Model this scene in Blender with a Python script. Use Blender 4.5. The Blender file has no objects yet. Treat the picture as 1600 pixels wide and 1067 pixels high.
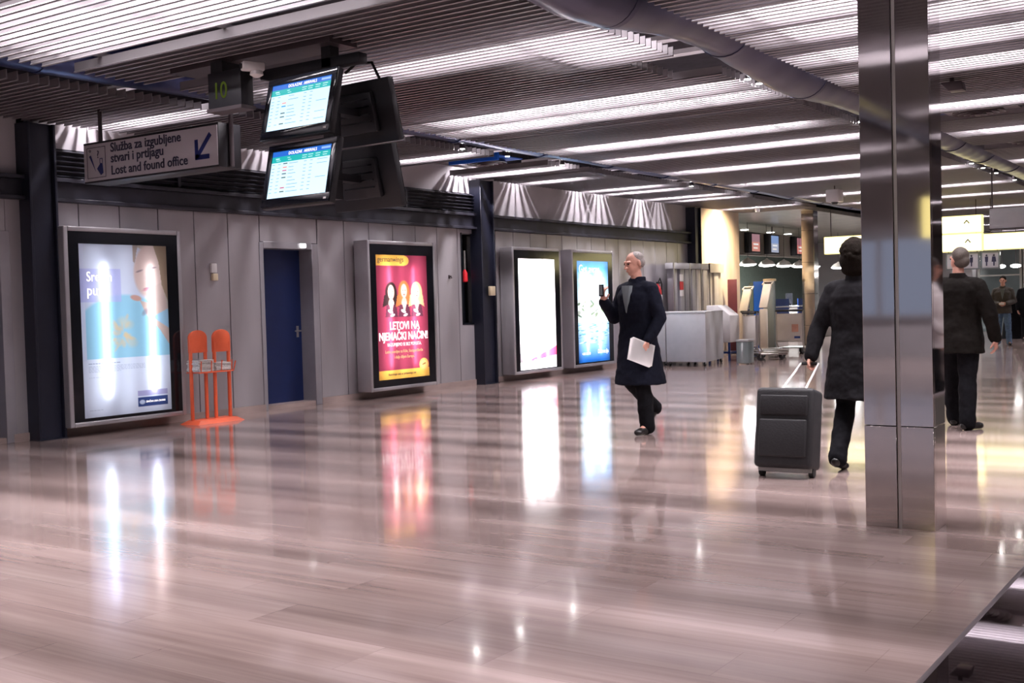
import bpy, bmesh, math, random
from mathutils import Vector, Matrix, Euler
import numpy as np
random.seed(7)
PI = math.pi
S = bpy.context.scene
COL = S.collection

# ------------------------------------------------------------ camera, world, light, exposure
YAW, PITCH, ROLL = math.radians(34.2), math.radians(1.89), math.radians(1.55)
cd = bpy.data.cameras.new('camera'); cam = bpy.data.objects.new('camera', cd); COL.objects.link(cam)
cd.sensor_width = 36.0; cd.lens = 36.0 * 1780.0 / 1600.0; cd.clip_start = 0.05; cd.clip_end = 200
F = Vector((-math.sin(YAW)*math.cos(PITCH), math.cos(YAW)*math.cos(PITCH), -math.sin(PITCH)))
R0 = Vector((math.cos(YAW), math.sin(YAW), 0)); U0 = R0.cross(F)
Rv = R0*math.cos(ROLL) - U0*math.sin(ROLL); Uv = U0*math.cos(ROLL) + R0*math.sin(ROLL)
cam.matrix_world = Matrix(((Rv.x, Uv.x, -F.x, 0), (Rv.y, Uv.y, -F.y, 0), (Rv.z, Uv.z, -F.z, 1.35), (0, 0, 0, 1)))
S.camera = cam
w = bpy.data.worlds.new('world'); S.world = w; w.use_nodes = True
w.node_tree.nodes['Background'].inputs[0].default_value = (0.8, 0.75, 0.85, 1)
w.node_tree.nodes['Background'].inputs[1].default_value = 0.15
vs = S.view_settings
vs.view_transform = 'Standard'; vs.look = 'None'; vs.gamma = 1; vs.use_curve_mapping = False
vs.exposure = 0.14
S.display_settings.display_device = 'sRGB'
TUBE_COL = (1.0, 0.915, 0.955)
TUBE_W = 38.0          # watts per metre of fluorescent batten

def area_light(name, loc, sx, sy, watts, col, rot, parent=None, spread=PI):
    l = bpy.data.lights.new(name, 'AREA'); l.shape = 'RECTANGLE'; l.size = sx; l.size_y = sy
    l.energy = watts; l.color = col; l.spread = spread
    o = bpy.data.objects.new(name, l); COL.objects.link(o); o.location = loc; o.rotation_euler = rot
    if parent is not None: o.parent = parent
    return o

# ------------------------------------------------------------ materials
def mat(name, col, rough=0.5, metal=0.0, spec=0.5, noise=0.0, nscale=8.0, bump=0.0, bscale=60.0, stretch=(1, 1, 1), emit=None, es=0.0, coat=0.0):
    m = bpy.data.materials.new(name); m.use_nodes = True; nt = m.node_tree; b = nt.nodes['Principled BSDF']
    b.inputs['Base Color'].default_value = (*col, 1); b.inputs['Roughness'].default_value = rough
    b.inputs['Metallic'].default_value = metal; b.inputs['Specular IOR Level'].default_value = spec
    b.inputs['Coat Weight'].default_value = coat
    if emit: b.inputs['Emission Color'].default_value = (*emit, 1); b.inputs['Emission Strength'].default_value = es
    if noise or bump:
        tc = nt.nodes.new('ShaderNodeTexCoord'); mp = nt.nodes.new('ShaderNodeMapping'); mp.inputs['Scale'].default_value = stretch
        nt.links.new(tc.outputs['Object'], mp.inputs[0])
    if noise:
        n = nt.nodes.new('ShaderNodeTexNoise'); n.inputs['Scale'].default_value = nscale; n.inputs['Detail'].default_value = 5
        nt.links.new(mp.outputs[0], n.inputs['Vector'])
        r = nt.nodes.new('ShaderNodeMapRange'); r.inputs[1].default_value = .3; r.inputs[2].default_value = .7
        r.inputs[3].default_value = 1-noise; r.inputs[4].default_value = 1+noise; nt.links.new(n.outputs[0], r.inputs[0])
        mx = nt.nodes.new('ShaderNodeVectorMath'); mx.operation = 'SCALE'; mx.inputs[0].default_value = col
        nt.links.new(r.outputs[0], mx.inputs['Scale']); nt.links.new(mx.outputs[0], b.inputs['Base Color'])
    if bump:
        n2 = nt.nodes.new('ShaderNodeTexNoise'); n2.inputs['Scale'].default_value = bscale; n2.inputs['Detail'].default_value = 3
        nt.links.new(mp.outputs[0], n2.inputs['Vector']); bp = nt.nodes.new('ShaderNodeBump'); bp.inputs['Strength'].default_value = bump
        bp.inputs['Distance'].default_value = .01
        nt.links.new(n2.outputs[0], bp.inputs['Height']); nt.links.new(bp.outputs[0], b.inputs['Normal'])
    return m

def floor_material():
    m = bpy.data.materials.new('polished striped marble'); m.use_nodes = True; nt = m.node_tree; N = nt.nodes; L = nt.links; b = N['Principled BSDF']
    tc = N.new('ShaderNodeTexCoord')
    br = N.new('ShaderNodeTexBrick'); br.offset = .37; br.inputs['Scale'].default_value = 1; br.inputs['Mortar Size'].default_value = .0012
    br.inputs['Brick Width'].default_value = 1.25; br.inputs['Row Height'].default_value = .31; br.inputs['Bias'].default_value = 0
    br.inputs['Color1'].default_value = (0, 0, 0, 1); br.inputs['Color2'].default_value = (1, 1, 1, 1); br.inputs['Mortar'].default_value = (.3, .3, .3, 1)
    L.new(tc.outputs['Object'], br.inputs['Vector'])
    # veins run along X, each slab with a shift of its own
    cm = N.new('ShaderNodeCombineXYZ'); mul = N.new('ShaderNodeMath'); mul.operation = 'MULTIPLY'; mul.inputs[1].default_value = .35
    L.new(br.outputs['Color'], mul.inputs[0]); L.new(mul.outputs[0], cm.inputs['Z'])
    ad = N.new('ShaderNodeVectorMath'); ad.operation = 'ADD'; L.new(tc.outputs['Object'], ad.inputs[0]); L.new(cm.outputs[0], ad.inputs[1])
    def streak(sx, sy, sc, det):
        mp = N.new('ShaderNodeMapping'); mp.inputs['Scale'].default_value = (sx, sy, 1); L.new(ad.outputs[0], mp.inputs[0])
        n = N.new('ShaderNodeTexNoise'); n.inputs['Scale'].default_value = sc; n.inputs['Detail'].default_value = det; n.inputs['Roughness'].default_value = .6
        L.new(mp.outputs[0], n.inputs['Vector']); return n
    n1 = streak(.14, 1.9, 1.5, 4); n2 = streak(.25, 9, 3.0, 4)
    r1 = N.new('ShaderNodeMapRange'); r1.inputs[1].default_value = .35; r1.inputs[2].default_value = .65; L.new(n1.outputs[0], r1.inputs[0])
    r2 = N.new('ShaderNodeMapRange'); r2.inputs[1].default_value = .3; r2.inputs[2].default_value = .7; L.new(n2.outputs[0], r2.inputs[0])
    a = N.new('ShaderNodeMath'); a.operation = 'MULTIPLY_ADD'; a.inputs[1].default_value = .20; L.new(r2.outputs[0], a.inputs[0])
    h = N.new('ShaderNodeMath'); h.operation = 'MULTIPLY'; h.inputs[1].default_value = .55; L.new(r1.outputs[0], h.inputs[0]); L.new(h.outputs[0], a.inputs[2])
    t = N.new('ShaderNodeMath'); t.operation = 'MULTIPLY_ADD'; t.inputs[1].default_value = .09; L.new(br.outputs['Color'], t.inputs[0]); L.new(a.outputs[0], t.inputs[2])
    cr = N.new('ShaderNodeValToRGB'); L.new(t.outputs[0], cr.inputs[0])
    e = cr.color_ramp.elements; e[0].position = .12; e[0].color = (.20, .145, .132, 1); e[1].position = .92; e[1].color = (.42, .335, .315, 1)
    x = cr.color_ramp.elements.new(.5); x.color = (.30, .228, .212, 1)
    mm = N.new('ShaderNodeMixRGB'); mm.blend_type = 'MULTIPLY'; mm.inputs[2].default_value = (.72, .7, .68, 1)
    L.new(br.outputs['Fac'], mm.inputs[0]); L.new(cr.outputs[0], mm.inputs[1]); L.new(mm.outputs[0], b.inputs['Base Color'])
    rr = N.new('ShaderNodeMapRange'); rr.inputs[3].default_value = .09; rr.inputs[4].default_value = .17; L.new(n2.outputs[0], rr.inputs[0])
    b.inputs['Coat Weight'].default_value = .3; b.inputs['Coat Roughness'].default_value = .055; L.new(rr.outputs[0], b.inputs['Roughness']); b.inputs['Specular IOR Level'].default_value = .55
    bm_ = N.new('ShaderNodeTexNoise'); bm_.inputs['Scale'].default_value = 2.5; L.new(tc.outputs['Object'], bm_.inputs['Vector'])
    bp = N.new('ShaderNodeBump'); bp.inputs['Strength'].default_value = .05; bp.inputs['Distance'].default_value = .02
    L.new(bm_.outputs[0], bp.inputs['Height']); L.new(bp.outputs[0], b.inputs['Normal'])
    return m

def attr_sheet(name, backlit=True, strength=1.0):
    """picture carried by the mesh's own colour attribute; backlit film (translucent) or a screen (emissive)"""
    m = bpy.data.materials.new(name); m.use_nodes = True; nt = m.node_tree; nt.nodes.clear(); N = nt.nodes; L = nt.links
    at = N.new('ShaderNodeAttribute'); at.attribute_name = 'Col'; out = N.new('ShaderNodeOutputMaterial')
    gl = N.new('ShaderNodeBsdfGlossy'); gl.inputs['Roughness'].default_value = .06 if backlit else .4; gl.inputs['Color'].default_value = (1, 1, 1, 1)
    mx = N.new('ShaderNodeMixShader'); mx.inputs[0].default_value = .05 if backlit else .02
    if backlit:
        tr = N.new('ShaderNodeBsdfTranslucent'); df = N.new('ShaderNodeBsdfDiffuse'); m2 = N.new('ShaderNodeMixShader'); m2.inputs[0].default_value = .25
        L.new(at.outputs['Color'], tr.inputs['Color']); L.new(at.outputs['Color'], df.inputs['Color'])
        L.new(tr.outputs[0], m2.inputs[1]); L.new(df.outputs[0], m2.inputs[2]); L.new(m2.outputs[0], mx.inputs[1])
    else:
        em = N.new('ShaderNodeEmission'); em.inputs['Strength'].default_value = strength; L.new(at.outputs['Color'], em.inputs['Color']); L.new(em.outputs[0], mx.inputs[1])
    L.new(gl.outputs[0], mx.inputs[2]); L.new(mx.outputs[0], out.inputs['Surface'])
    return m

def emis(name, col, s):
    m = bpy.data.materials.new(name); m.use_nodes = True; nt = m.node_tree; nt.nodes.clear()
    e = nt.nodes.new('ShaderNodeEmission'); e.inputs[0].default_value = (*col, 1); e.inputs[1].default_value = s
    o = nt.nodes.new('ShaderNodeOutputMaterial'); nt.links.new(e.outputs[0], o.inputs[0]); return m

M = dict(
    floor=floor_material(),
    fin=mat('ceiling slat paint', (.245, .228, .242), .45, .25, noise=.05, nscale=.7),
    slab=mat('dark ceiling void', (.045, .04, .05), .9, noise=.2),
    panel=mat('brushed wall panel', (.41, .39, .415), .36, .35, noise=.07, nscale=3, stretch=(1, 1, .25), bump=.04, bscale=300),
    seam=mat('black seam', (.02, .02, .03), .7, noise=.1),
    upper=mat('upper wall panel', (.42, .40, .43), .6, noise=.05, nscale=2),
    steel=mat('dark blue painted steel', (.011, .013, .027), .42, .1, noise=.1),
    beam=mat('dark beam steel', (.020, .020, .032), .5, .1, noise=.25, nscale=3),
    skirt=mat('stone skirting', (.36, .28, .26), .3, noise=.15, stretch=(1, .3, 1)),
    black=mat('black gloss', (.008, .009, .013), .12, noise=.1),
    blackm=mat('matt black plastic', (.014, .014, .018), .45, noise=.1),
    casing=mat('light grey aluminium casing', (.46, .45, .48), .3, .5, noise=.03),
    doorblue=mat('blue painted door', (.004, .014, .075), .45, noise=.12, nscale=4),
    frame=mat('grey door frame', (.34, .33, .36), .4, .3, noise=.04),
    chrome=mat('polished stainless steel', (.60, .58, .58), .045, 1.0, bump=.07, bscale=1.3, stretch=(1, 1, .8)),
    chrome2=mat('polished stainless steel lower sheet', (.56, .52, .50), .09, 1.0, bump=.04, bscale=2.0),
    ledge=mat('polished dark metal top', (.40, .37, .40), .02, 1.0),
    duct=mat('blue spiral duct', (.035, .05, .14), .28, .6, noise=.15),
    duct2=mat('grey flexible duct', (.065, .065, .11), .3, .6, noise=.15, nscale=3),
    orange=mat('orange painted metal', (.80, .13, .05), .4, noise=.06),
    paper=mat('newsprint', (.62, .58, .56), .8, noise=.25, nscale=60),
    signw=mat('silver sign face', (.56, .53, .57), .42, .2, noise=.03, nscale=2),
    navy=mat('navy lettering', (.012, .02, .13), .4, noise=.05),
    dark=mat('dark lettering', (.02, .02, .05), .4, noise=.05),
    rod=mat('brown metal rod', (.08, .065, .072), .4, .4, noise=.1),
    white=mat('white plastic', (.72, .70, .70), .4, noise=.04),
    cream=mat('cream plastic', (.70, .60, .42), .4, noise=.04),
    beige=mat('beige glossy panel', (.66, .54, .46), .28, noise=.08, nscale=2, stretch=(1, 3, .3)),
    olive=mat('bronze mirror soffit', (.42, .40, .34), .3, .6, noise=.2, nscale=2),
    teal=mat('dark green rear wall', (.12, .16, .145), .6, noise=.08),
    greyw=mat('pale grey laminate', (.44, .44, .46), .45, noise=.04),
    greyb=mat('beige grey laminate', (.46, .43, .41), .45, noise=.04),
    blue=mat('blue laminate', (.015, .05, .22), .4, noise=.08),
    maroon=mat('maroon board', (.10, .02, .035), .5, noise=.1),
    red=mat('red enamel', (.55, .02, .03), .3, noise=.05),
    alu=mat('cart aluminium', (.50, .48, .46), .3, .8, noise=.05),
    cartp=mat('cart cream panel', (.60, .56, .52), .45, noise=.05),
    rubber=mat('black rubber', (.015, .015, .016), .7, noise=.1),
    skin=mat('skin', (.55, .28, .21), .5, noise=.08, nscale=30),
    hairk=mat('dark brown hair', (.010, .007, .005), .8, spec=.1, noise=.3, nscale=90, bump=.5, bscale=150),
    hairg=mat('grey brown hair', (.07, .055, .045), .6, noise=.3, nscale=90, bump=.4, bscale=150),
    hairs=mat('silver hair', (.30, .27, .26), .6, noise=.3, nscale=90, bump=.4, bscale=150),
    eye=mat('eye', (.02, .015, .015), .2, noise=.1),
    coat=mat('navy black wool', (.006, .007, .014), .9, spec=.12, noise=.2, nscale=40, bump=.25, bscale=14),
    coat2=mat('charcoal wool', (.016, .0155, .018), .9, spec=.12, noise=.2, nscale=40, bump=.25, bscale=14),
    coat3=mat('black brown jacket cloth', (.009, .0075, .0065), .85, spec=.12, noise=.2, nscale=40, bump=.25, bscale=14),
    trous=mat('black trouser cloth', (.006, .006, .008), .85, spec=.12, noise=.2, nscale=40, bump=.25, bscale=12),
    jeans=mat('blue denim', (.10, .17, .28), .85, noise=.25, nscale=20, bump=.2, bscale=20),
    shirt=mat('grey green shirt', (.12, .14, .15), .8, noise=.1),
    olivej=mat('dark olive jacket cloth', (.045, .038, .034), .8, noise=.15, bump=.2, bscale=14),
    whitec=mat('pale grey cloth', (.5, .46, .46), .8, noise=.1, bump=.2, bscale=14),
    shoe=mat('black shoe leather', (.01, .009, .009), .35, noise=.1),
    case=mat('black suitcase nylon', (.018, .018, .021), .6, noise=.15, nscale=60, bump=.2, bscale=80),
    bluep=mat('bright blue plastic', (.01, .12, .65), .4, noise=.05),
    glass=mat('grey glazing', (.20, .24, .25), .08, .0, noise=.1, nscale=1.5),
    bronze=mat('bronze wall', (.24, .22, .19), .5, noise=.1, nscale=2),
)
M['film'] = attr_sheet('backlit poster film')
M['lcd'] = attr_sheet('lcd screen', False, 1.25)
M['lcd2'] = attr_sheet('lcd screen small', False, 1.3)
M['lampw'] = emis('lamp white', (1, .97, .95), 14)
M['spot'] = emis('downlight lens', (1, .98, .95), 160)
M['lampw2'] = emis('lamp white soft', (1, .97, .95), 3)
M['signy'] = emis('lit sign yellow white', (1, .86, .42), 3.4)
M['signedge'] = emis('lit sign yellow edge', (1, .82, .32), 1.5)
M['gold'] = mat('gold print', (.75, .52, .20), .5, noise=.05)
M['txtw'] = emis('lit white lettering', (1, .93, .95), 1.6)
M['txty'] = emis('lit orange lettering', (1, .60, .28), 1.1)
M['led'] = emis('dim green digits', (.20, .26, .04), .22)
M['daylight'] = emis('pale blue window light', (.66, .73, 1), .38)

# ------------------------------------------------------------ mesh helpers
class MB:
    def __init__(s): s.v = []; s.f = []
    def add(s, vs_, fs):
        n = len(s.v); s.v += [tuple(v) for v in vs_]; s.f += [tuple(n+i for i in f) for f in fs]; return s
    def box(s, x0, x1, y0, y1, z0, z1):
        return s.add([(x0, y0, z0), (x1, y0, z0), (x1, y1, z0), (x0, y1, z0), (x0, y0, z1), (x1, y0, z1), (x1, y1, z1), (x0, y1, z1)],
                     [(3, 2, 1, 0), (4, 5, 6, 7), (0, 1, 5, 4), (1, 2, 6, 5), (2, 3, 7, 6), (3, 0, 4, 7)])
    def obox(s, c, ax, ay, az):
        c, ax, ay, az = Vector(c), Vector(ax), Vector(ay), Vector(az)
        P = [c+ax*i+ay*j+az*k for k in (-1, 1) for (i, j) in ((-1, -1), (1, -1), (1, 1), (-1, 1))]
        return s.add(P, [(3, 2, 1, 0), (4, 5, 6, 7), (0, 1, 5, 4), (1, 2, 6, 5), (2, 3, 7, 6), (3, 0, 4, 7)])
    def prism(s, pts, z0, z1):
        n = len(pts); P = [(x, y, z0) for x, y in pts]+[(x, y, z1) for x, y in pts]
        return s.add(P, [tuple(range(n))[::-1], tuple(range(n, 2*n))]+[(i, (i+1) % n, n+(i+1) % n, n+i) for i in range(n)])
    def extr(s, pts3, d):
        d = Vector(d); n = len(pts3); P = [Vector(p) for p in pts3]; P = P+[p+d for p in P]
        return s.add(P, [tuple(range(n))[::-1], tuple(range(n, 2*n))]+[(i, (i+1) % n, n+(i+1) % n, n+i) for i in range(n)])
    def tube(s, path, r, n=12, cap=True):
        P = [Vector(p) for p in path]; rs = r if isinstance(r, (list, tuple)) else [r]*len(P); rings = []
        up = None
        for i, p in enumerate(P):
            t = (P[min(i+1, len(P)-1)]-P[max(i-1, 0)]).normalized()
            if up is None: up = Vector((0, 0, 1)) if abs(t.z) < .9 else Vector((0, 1, 0))
            a = up.cross(t)
            if a.length < 1e-4: a = Vector((1, 0, 0)).cross(t)
            a.normalize(); b = t.cross(a); up = b
            rings.append([p+a*rs[i]*math.cos(2*PI*k/n)+b*rs[i]*math.sin(2*PI*k/n) for k in range(n)])
        V = [q for R in rings for q in R]; Fc = []
        for i in range(len(P)-1):
            for k in range(n): Fc.append((i*n+k, i*n+(k+1) % n, (i+1)*n+(k+1) % n, (i+1)*n+k))
        if cap: Fc += [tuple(range(n))[::-1], tuple(range((len(P)-1)*n, len(P)*n))]
        return s.add(V, Fc)
    def lathe(s, c, prof, n=20):
        c = Vector(c); V = []
        for r, z in prof: V += [c+Vector((r*math.cos(2*PI*k/n), r*math.sin(2*PI*k/n), z)) for k in range(n)]
        Fc = [(i*n+k, i*n+(k+1) % n, (i+1)*n+(k+1) % n, (i+1)*n+k) for i in range(len(prof)-1) for k in range(n)]
        Fc += [tuple(range(n))[::-1], tuple(range((len(prof)-1)*n, len(prof)*n))]
        return s.add(V, Fc)
    def build(s, name, m, parent=None, bevel=0, smooth=False, seg=2):
        me = bpy.data.meshes.new(name); me.from_pydata(s.v, [], s.f); me.materials.append(m)
        bm = bmesh.new(); bm.from_mesh(me); bmesh.ops.recalc_face_normals(bm, faces=bm.faces)
        if bevel: bmesh.ops.bevel(bm, geom=list(bm.edges), offset=bevel, segments=seg, affect='EDGES', profile=.5, clamp_overlap=True)
        bm.to_mesh(me); bm.free()
        if smooth or bevel:
            for p in me.polygons: p.use_smooth = True
            me.set_sharp_from_angle(angle=math.radians(38))
        o = bpy.data.objects.new(name, me); COL.objects.link(o)
        if parent is not None: o.parent = parent
        return o

def tag(o, label=None, cat=None, group=None, kind=None):
    if label: o['label'] = label
    if cat: o['category'] = cat
    if group: o['group'] = group
    if kind: o['kind'] = kind
    return o
def empty(name, loc=(0, 0, 0), rz=0.0, label=None, cat=None, group=None):
    o = bpy.data.objects.new(name, None); COL.objects.link(o); o.location = loc; o.rotation_euler = (0, 0, rz); o.empty_display_size = .1
    return tag(o, label, cat, group)
KIDS = {}
def copy_tree(o, parent=None):
    c = o.copy(); COL.objects.link(c)
    if parent is not None: c.parent = parent
    for ch in [q for q in bpy.data.objects if q.parent == o]: copy_tree(ch, c)
    return c
def struct(o, label=None): return tag(o, label, None, None, 'structure')

def text_mesh(txt, size, depth=.002, align='LEFT', xs=1.0, bold=0.0):
    cu = bpy.data.curves.new('t', 'FONT'); cu.body = txt; cu.size = size; cu.extrude = depth; cu.align_x = align; cu.resolution_u = 3; cu.offset = bold
    ob = bpy.data.objects.new('t', cu); COL.objects.link(ob)
    dg = bpy.context.evaluated_depsgraph_get(); dg.update()
    me = bpy.data.meshes.new_from_object(ob.evaluated_get(dg)); bpy.data.objects.remove(ob)
    if xs != 1: me.transform(Matrix.Scale(xs, 4, (1, 0, 0)))
    return me
def place_text(name, txt, size, m, origin, ux, uz, parent=None, align='LEFT', xs=1.0, depth=.002, bold=0):
    """lettering lying in the plane spanned by ux (reading direction) and uz (up)"""
    me = text_mesh(txt, size, depth, align, xs, bold); ux, uz = Vector(ux).normalized(), Vector(uz).normalized(); n = ux.cross(uz)
    me.transform(Matrix(((ux.x, uz.x, n.x, origin[0]), (ux.y, uz.y, n.y, origin[1]), (ux.z, uz.z, n.z, origin[2]), (0, 0, 0, 1))))
    me.materials.clear(); me.materials.append(m)
    o = bpy.data.objects.new(name, me); COL.objects.link(o)
    if parent is not None: o.parent = parent
    return o

def picture(name, img, origin, ux, uz, W, H, m, parent=None, thick=.004):
    """img: rows top to bottom, linear rgb. A sheet whose vertices carry the picture."""
    h, wd, _ = img.shape; ux, uz = Vector(ux).normalized(), Vector(uz).normalized(); n = ux.cross(uz)
    o3 = Vector(origin); V = []; C = []
    for j in range(h):
        for i in range(wd):
            V.append(o3+ux*(W*i/(wd-1))-uz*(H*j/(h-1))); C.append((*img[j, i], 1))
    Fc = [(j*wd+i, (j+1)*wd+i, (j+1)*wd+i+1, j*wd+i+1) for j in range(h-1) for i in range(wd-1)]
    me = bpy.data.meshes.new(name); me.from_pydata(V, [], Fc); a = me.color_attributes.new('Col', 'FLOAT_COLOR', 'POINT')
    a.data.foreach_set('color', np.array(C, dtype=np.float32).ravel()); me.materials.append(m)
    o = bpy.data.objects.new(name, me); COL.objects.link(o)
    if parent is not None: o.parent = parent
    return o

# ------------------------------------------------------------ the room
WX = -11.36; ZC = 3.48
struct(MB().box(-20, 9, -12, 48, -.2, 0).build('floor', M['floor']))
struct(MB().box(-20, 9, -12, 48, 4.4, 4.6).build('ceiling', M['slab']))
GAP1 = (-9.43, -8.78); GAP2 = (-4.43, -3.77)
bays = [(WX+.02, GAP1[0]), (GAP1[1], GAP2[0]), (GAP2[1], .9), (1.55, 8.9)]
PITCHY = .105
holes = [(-11.4, -9.4, 13.55, 14.9), (-3.8, -2.4, 14.3, 14.95), (-3.8, -2.3, 17.7, 18.4), (-8.8, -4.4, 5.97, 6.12), (-8.8, -6.7, 7.0, 7.35),
         (-11.4, -9.4, 16.0, 16.2), (-8.8, -4.4, 12.2, 12.35), (-4.9, -4.4, 9.2, 10.1)]
SOFF_Y = 27.2
def fin(mb, a, b, y):
    # upright blade whose lower edge is folded into a small lip
    prof = [(.004, .085), (.012, .085), (.016, 0), (-.006, 0), (-.007, .003), (.003, .014)]
    mb.extr([(a, y+p, ZC+q) for p, q in prof], (b-a, 0, 0))
for bi, (x0, x1) in enumerate(bays):
    fb = MB(); y = -8.0 + (.03*bi)
    while y < 46:
        a, b = x0, x1
        if bi == 0 and y > SOFF_Y: y += PITCHY; continue
        for h in holes:
            if h[2] < y < h[3] and h[0] < b and h[1] > a:
                if h[0] <= a+.05: a = h[1]
                else: b = h[0]
        if b-a > .1:
            if bi == 2:
                # fin passes the polished column without touching it
                if 6.5 < y < 6.95: fin(fb, a, -2.06, y); a = -1.61
            if b-a > .1: fin(fb, a, b, y)
        y += PITCHY
    # carrier rails above the slats
    for q in range(int((x1-x0)/1.6)+1):
        xx = x0+.35+q*1.55
        if xx < x1-.1: fb.box(xx, xx+.04, -8, SOFF_Y if bi == 0 else 46, ZC+.086, ZC+.12)
    struct(fb.build('ceiling', M['fin']), 'slatted metal ceiling of thin cross blades')
# walls
wl = MB()
seams = [7.46]+[8.01+.5517*i for i in range(0, 31)]
struct(MB().box(WX-.35, WX-.25, -12, SOFF_Y-.2, 0, 4.4).build('wall_left', M['slab']))
def wall_piece(y0, y1, z0, z1, m, name='wall_left', t=.25): return struct(MB().box(WX-t, WX, y0, y1, z0, z1).build(name, m))
pb = MB(); sb = MB()
ed = [7.10]+[8.01+.5517*i for i in range(30)]
def panel(y0, y1, z0, z1):
    global pb
    pb.box(WX-.25, WX, y0+.006, y1-.006, z0, z1); 
for i, y0 in enumerate(ed[:-1]):
    y1 = ed[i+1]
    z0 = .09
    if y1 < 10.8 or y0 > 11.8:
        if y0 > 24.3: continue
        # the dark niche behind the second steel column
        if y0 < 16.27 and y1 > 15.27:
            panel(max(y0, 7), y1, z0, 1.02); panel(y0, y1, 2.55, 2.62)
            if y0 < 15.27: panel(y0, 15.27, 1.02, 2.55)
            if y1 > 16.27: panel(16.27, y1, 1.02, 2.55)
        else: panel(y0, y1, z0, 2.62)
panel(10.77, 11.86, 2.28, 2.62)
struct(pb.build('wall_left', M['panel'], bevel=.004, seg=1))
wall_piece(-12, 6.2, 0, 2.62, M['panel']); wall_piece(6.2, 7.1, 2.28, 2.62, M['panel'])
struct(MB().box(WX-.25, WX-.012, 7.1, 10.78, 0, 2.62).box(WX-.25, WX-.012, 11.84, 24.4, 0, 1.02).box(WX-.25, WX-.012, 11.84, 15.27, 1.02, 2.62)
       .box(WX-.25, WX-.012, 16.27, 24.4, 1.02, 2.62).build('wall_left', M['seam']))
upper = MB().box(WX-.2, WX-.03, 7.5, 24.3, 2.88, ZC+.25).box(WX-.2, WX-.03, -12, 7.3, 2.88, ZC+.25)
struct(upper.build('wall_left', M['upper']))
struct(MB().box(WX-.1, WX+.02, 7.1, 10.77, 0, .09).box(WX-.1, WX+.02, 11.86, 24.4, 0, .09).box(WX-.1, WX+.02, -12, 6.12, 0, .09).build('baseboard_left', M['skirt']))
for k, (a, b) in enumerate(((-12, 7.28), (7.62, 15.6), (16.0, 23.98))):
    t = MB().box(WX-.05, WX+.12, a, b, 2.62, 2.66).box(WX-.05, WX+.12, a, b, 2.84, 2.885).box(WX-.05, WX+.05, a, b, 2.66, 2.84)
    struct(t.build('trim_%d' % (k+1), M['beam'], bevel=.004, seg=1))
# ventilation louvre over the beam in the first bay
lv = empty('ventilation_louvre', (WX, 11.6, 2.9), 0, 'long black ventilation louvre on top of the dark beam between first two steel columns', 'ventilation grille')
MB().box(-.02, .01, -3.98, 4.0, 0, .32).build('back_plate', M['seam'], lv)
for i in range(6):
    z = .02+i*.055
    MB().add([(.01, -3.98, z), (.07, -3.98, z-.018), (.075, -3.98, z-.012), (.012, -3.98, z+.012), (.01, 4, z), (.07, 4, z-.018), (.075, 4, z-.012), (.012, 4, z+.012)],
             [(0, 1, 2, 3), (7, 6, 5, 4), (0, 4, 5, 1), (1, 5, 6, 2), (2, 6, 7, 3), (3, 7, 4, 0)]).build('louvre_blade', M['beam'], lv)
for y in (-2.2, 0, 2.2): MB().box(.0, .08, y-.02, y+.02, 0, .30).build('mullion', M['beam'], lv)
# dark painted steel columns of the wall
def steel_column(y, wd, label):
    t = empty('steel_column', (WX+.08, y, 0), 0, label, 'column')
    m = MB().box(-.12, .12, -wd/2, -wd/2+.03, 0, 3.45).box(-.12, .12, wd/2-.03, wd/2, 0, 3.45).box(-.02, .02, -wd/2+.03, wd/2-.03, 0, 3.45)
    m.box(-.12, .07, -wd/2+.03, wd/2-.03, 0, 3.45); m.build('shaft', M['steel'], t, bevel=.004, seg=1)
    MB().box(-.12, .13, -wd/2-.004, wd/2+.004, 0, .012).build('base_plate', M['steel'], t)
    return t
steel_column(7.45, .34, 'dark blue-black steel column left of the globe poster, nearest to camera on left wall')
steel_column(15.79, .40, 'dark steel column with small cream box on it, right of the maroon poster')
steel_column(24.16, .34, 'dark steel column at far end of left wall beside the glowing beige panel')
# recessed blue doors
def door(n, y0, y1, zt, leaf0, hy):
    fr = MB().box(WX-.27, WX+.015, y0-.07, y0, 0, zt+.08).box(WX-.27, WX+.015, y1, y1+.12, 0, zt+.08).box(WX-.27, WX+.015, y0, y1, zt, zt+.09)
    d = empty('door_%d' % n, (0, 0, 0)); struct(d, 'blue door leaf in a deep grey metal frame')
    fr.build('door_frame', M['frame'], d, bevel=.004, seg=1)
    MB().box(WX-.29, WX-.24, y0, y1, .05, zt).build('door_leaf', M['doorblue'], d)
    MB().box(WX-.26, WX, y0, y1, 0, .06).build('threshold', M['skirt'], d)
    if hy:
        h = MB().tube([(WX-.24, hy, 1.05), (WX-.17, hy, 1.05), (WX-.16, hy-.12, 1.05)], .011, 8).box(WX-.24, WX-.232, hy-.02, hy+.02, .96, 1.12).build('door_handle', M['alu'], d, smooth=True)
    return d
door(1, 10.82, 11.74, 2.19, 11.05, 11.66)
door(2, 6.20, 7.02, 2.20, 6.3, None)
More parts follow.
